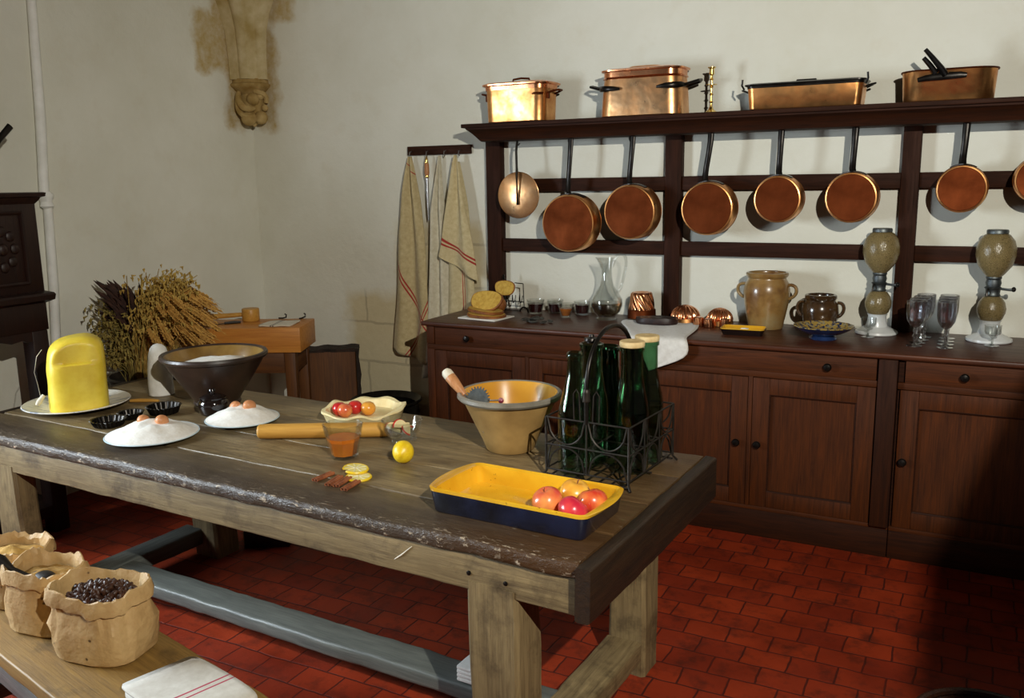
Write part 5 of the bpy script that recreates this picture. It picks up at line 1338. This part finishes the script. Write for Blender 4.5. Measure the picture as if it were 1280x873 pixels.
MB().tube([(-.16, -.045, .055), (-.125, -.04, .045), (-.09, -.03, .018), (-.03, -.015, .0)], [.014, .017, .009, .007], 10).build('handle', M['darkpot'], sc_)
MB().ball((.01, .0, .004), (.045, .028, .016), 16, 10).build('bowl', M['darkpot'], sc_)
# napkin on the bench
M['benchnap'] = cloth_mat('striped_napkin', hx('d6d2c8'), hx('c6c0b4'), [(1, 0, .195, .004), (1, 0, .222, .004)], hx('b02848'))
b = MB(); rows = []
prof = [(-.16, .010), (-.05, .018), (.05, .020), (.11, .020), (.140, .016), (.150, .006), (.140, -.006), (.11, -.008), (.0, -.007), (-.15, -.006)]
nb = V((-1.72, 1.47, .465))
for j in range(9):
    v_ = -.13+.21*j/8
    rows.append([V((x, v_+.01*math.sin(x*9), z+.002*noise.noise(V((x*14, v_*14, 0))))) for x, z in prof])
b.grid(rows)
o = solo('striped_napkin', b, M['benchnap'], 'folded white napkin with red stripes on the bench end', 'napkin', (-1.70, 1.458, .4625), BA-.08, mods=[('SUBSURF', dict(levels=1, render_levels=1)), ('SOLIDIFY', dict(thickness=.005, offset=0))], ang=180)

# ------------------------------------------------------------------ dark wicker basket at the lower right
bk = thing('wicker_basket', 'dark round wicker basket on the shaded floor in the corner of the frame', 'basket', (.125, 2.43, 0))
b = MB()
for i in range(14):
    z = .02+.27*i/13; R_ = .15+.03*i/13
    pts = [(R_*math.cos(a)*(1+.03*math.sin(a*12+i*PI)), R_*math.sin(a)*(1+.03*math.sin(a*12+i*PI)), z) for a in [2*PI*k/72 for k in range(73)]]
    b.tube(pts, .008, 6, caps=False)
b.build('weave', M['wicker'], bk)
b = MB()
for k in range(24):
    a = 2*PI*k/24
    b.tube([(.15*math.cos(a), .15*math.sin(a), .01), (.182*math.cos(a), .182*math.sin(a), .30)], .006, 5)
b.build('stakes', M['wicker'], bk)
MB().ring((0, 0, .302), .184, .012, seg=48).build('rim', M['wicker'], bk)
MB().lathe([(.001, .006), (.15, .006), (.15, .014), (.001, .014)], 32).build('bottom', M['wicker'], bk)

# ------------------------------------------------------------------ light
def area(name, loc, target, size, energy, col, sy=None):
    l = bpy.data.lights.new(name, 'AREA'); l.energy = energy; l.color = col; l.size = size
    if sy: l.shape = 'RECTANGLE'; l.size_y = sy
    o = bpy.data.objects.new(name, l); COL.objects.link(o); o.location = loc
    o.rotation_euler = (V(target)-V(loc)).to_track_quat('-Z', 'Y').to_euler(); return o
area('daylight_window', (XL-.22, (WY0+WY1)/2, (WZ0+WZ1)/2), (0, 1.6, .9), 1.25, 230, (.80, .91, 1.0), 1.3)
# spotlight fitting with an added flap, high on the viewer's side
LP = V((.864, .1, 2.75))
l = bpy.data.lights.new('spot_lamp', 'SPOT'); l.energy = 610; l.color = (1, .955, .84); l.shadow_soft_size = .018; l.spot_size = math.radians(106); l.spot_blend = 1
o = bpy.data.objects.new('spot_lamp', l); COL.objects.link(o); o.location = LP
o.rotation_euler = (V((-1.95, 4.6, 1.05))-LP).to_track_quat('-Z', 'Y').to_euler()
sf = thing('ceiling_spotlight', 'black ceiling spotlight with a flap added to block its light, unseen above the viewer', 'lamp', (LP.x, LP.y, LP.z))
MB().lathe([(.03, .12), (.07, .11), (.075, .10), (.07, .095), (.001, .10)], 24).build('housing', M['lampblack'], sf)
MB().tube([(0, 0, .11), (0, 0, ZC-LP.z)], .012, 8).build('rod', M['lampblack'], sf)
# unseen flap added to throw the right-hand floor shadow; its edge lies in the plane x = -.09 + .347 z seen from the lamp
ez = LP.z-.60; ex = -.09+.347*ez
MB().box((ex-LP.x+.25, .45, ez-LP.z), (.50, 1.9, .006)).build('flap', M['lampblack'], sf)
w = bpy.data.worlds.new('World'); scene.world = w; w.use_nodes = True
w.node_tree.nodes['Background'].inputs[0].default_value = (.8, .9, 1, 1); w.node_tree.nodes['Background'].inputs[1].default_value = .05

# ------------------------------------------------------------------ camera
pt_, rl_, yw = math.radians(10.876), math.radians(-.951), math.radians(-27.679)
fwd = V((math.sin(yw)*math.cos(pt_), math.cos(yw)*math.cos(pt_), -math.sin(pt_)))
rt = V((math.cos(yw), -math.sin(yw), 0)); up_ = rt.cross(fwd)
c_, s_ = math.cos(rl_), math.sin(rl_)
r2 = rt*c_+up_*s_; u2 = up_*c_-rt*s_
cam = bpy.data.cameras.new('camera'); cam.sensor_width = 36; cam.lens = 1106.29/1280*36; cam.clip_start = .05
co = bpy.data.objects.new('camera', cam); COL.objects.link(co)
co.matrix_world = Matrix(((r2.x, u2.x, -fwd.x, 0), (r2.y, u2.y, -fwd.y, 0), (r2.z, u2.z, -fwd.z, 1.75), (0, 0, 0, 1)))
scene.camera = co
scene.view_settings.view_transform = 'Standard'; scene.view_settings.look = 'None'
scene.view_settings.gamma = 1; scene.view_settings.use_curve_mapping = False
scene.view_settings.exposure = 0.0
try:
    scene.cycles.use_denoising = True; scene.cycles.max_bounces = 10; scene.cycles.transmission_bounces = 10; scene.cycles.caustics_refractive = False; scene.cycles.caustics_reflective = False
    scene.cycles.sample_clamp_indirect = 4
except Exception: pass
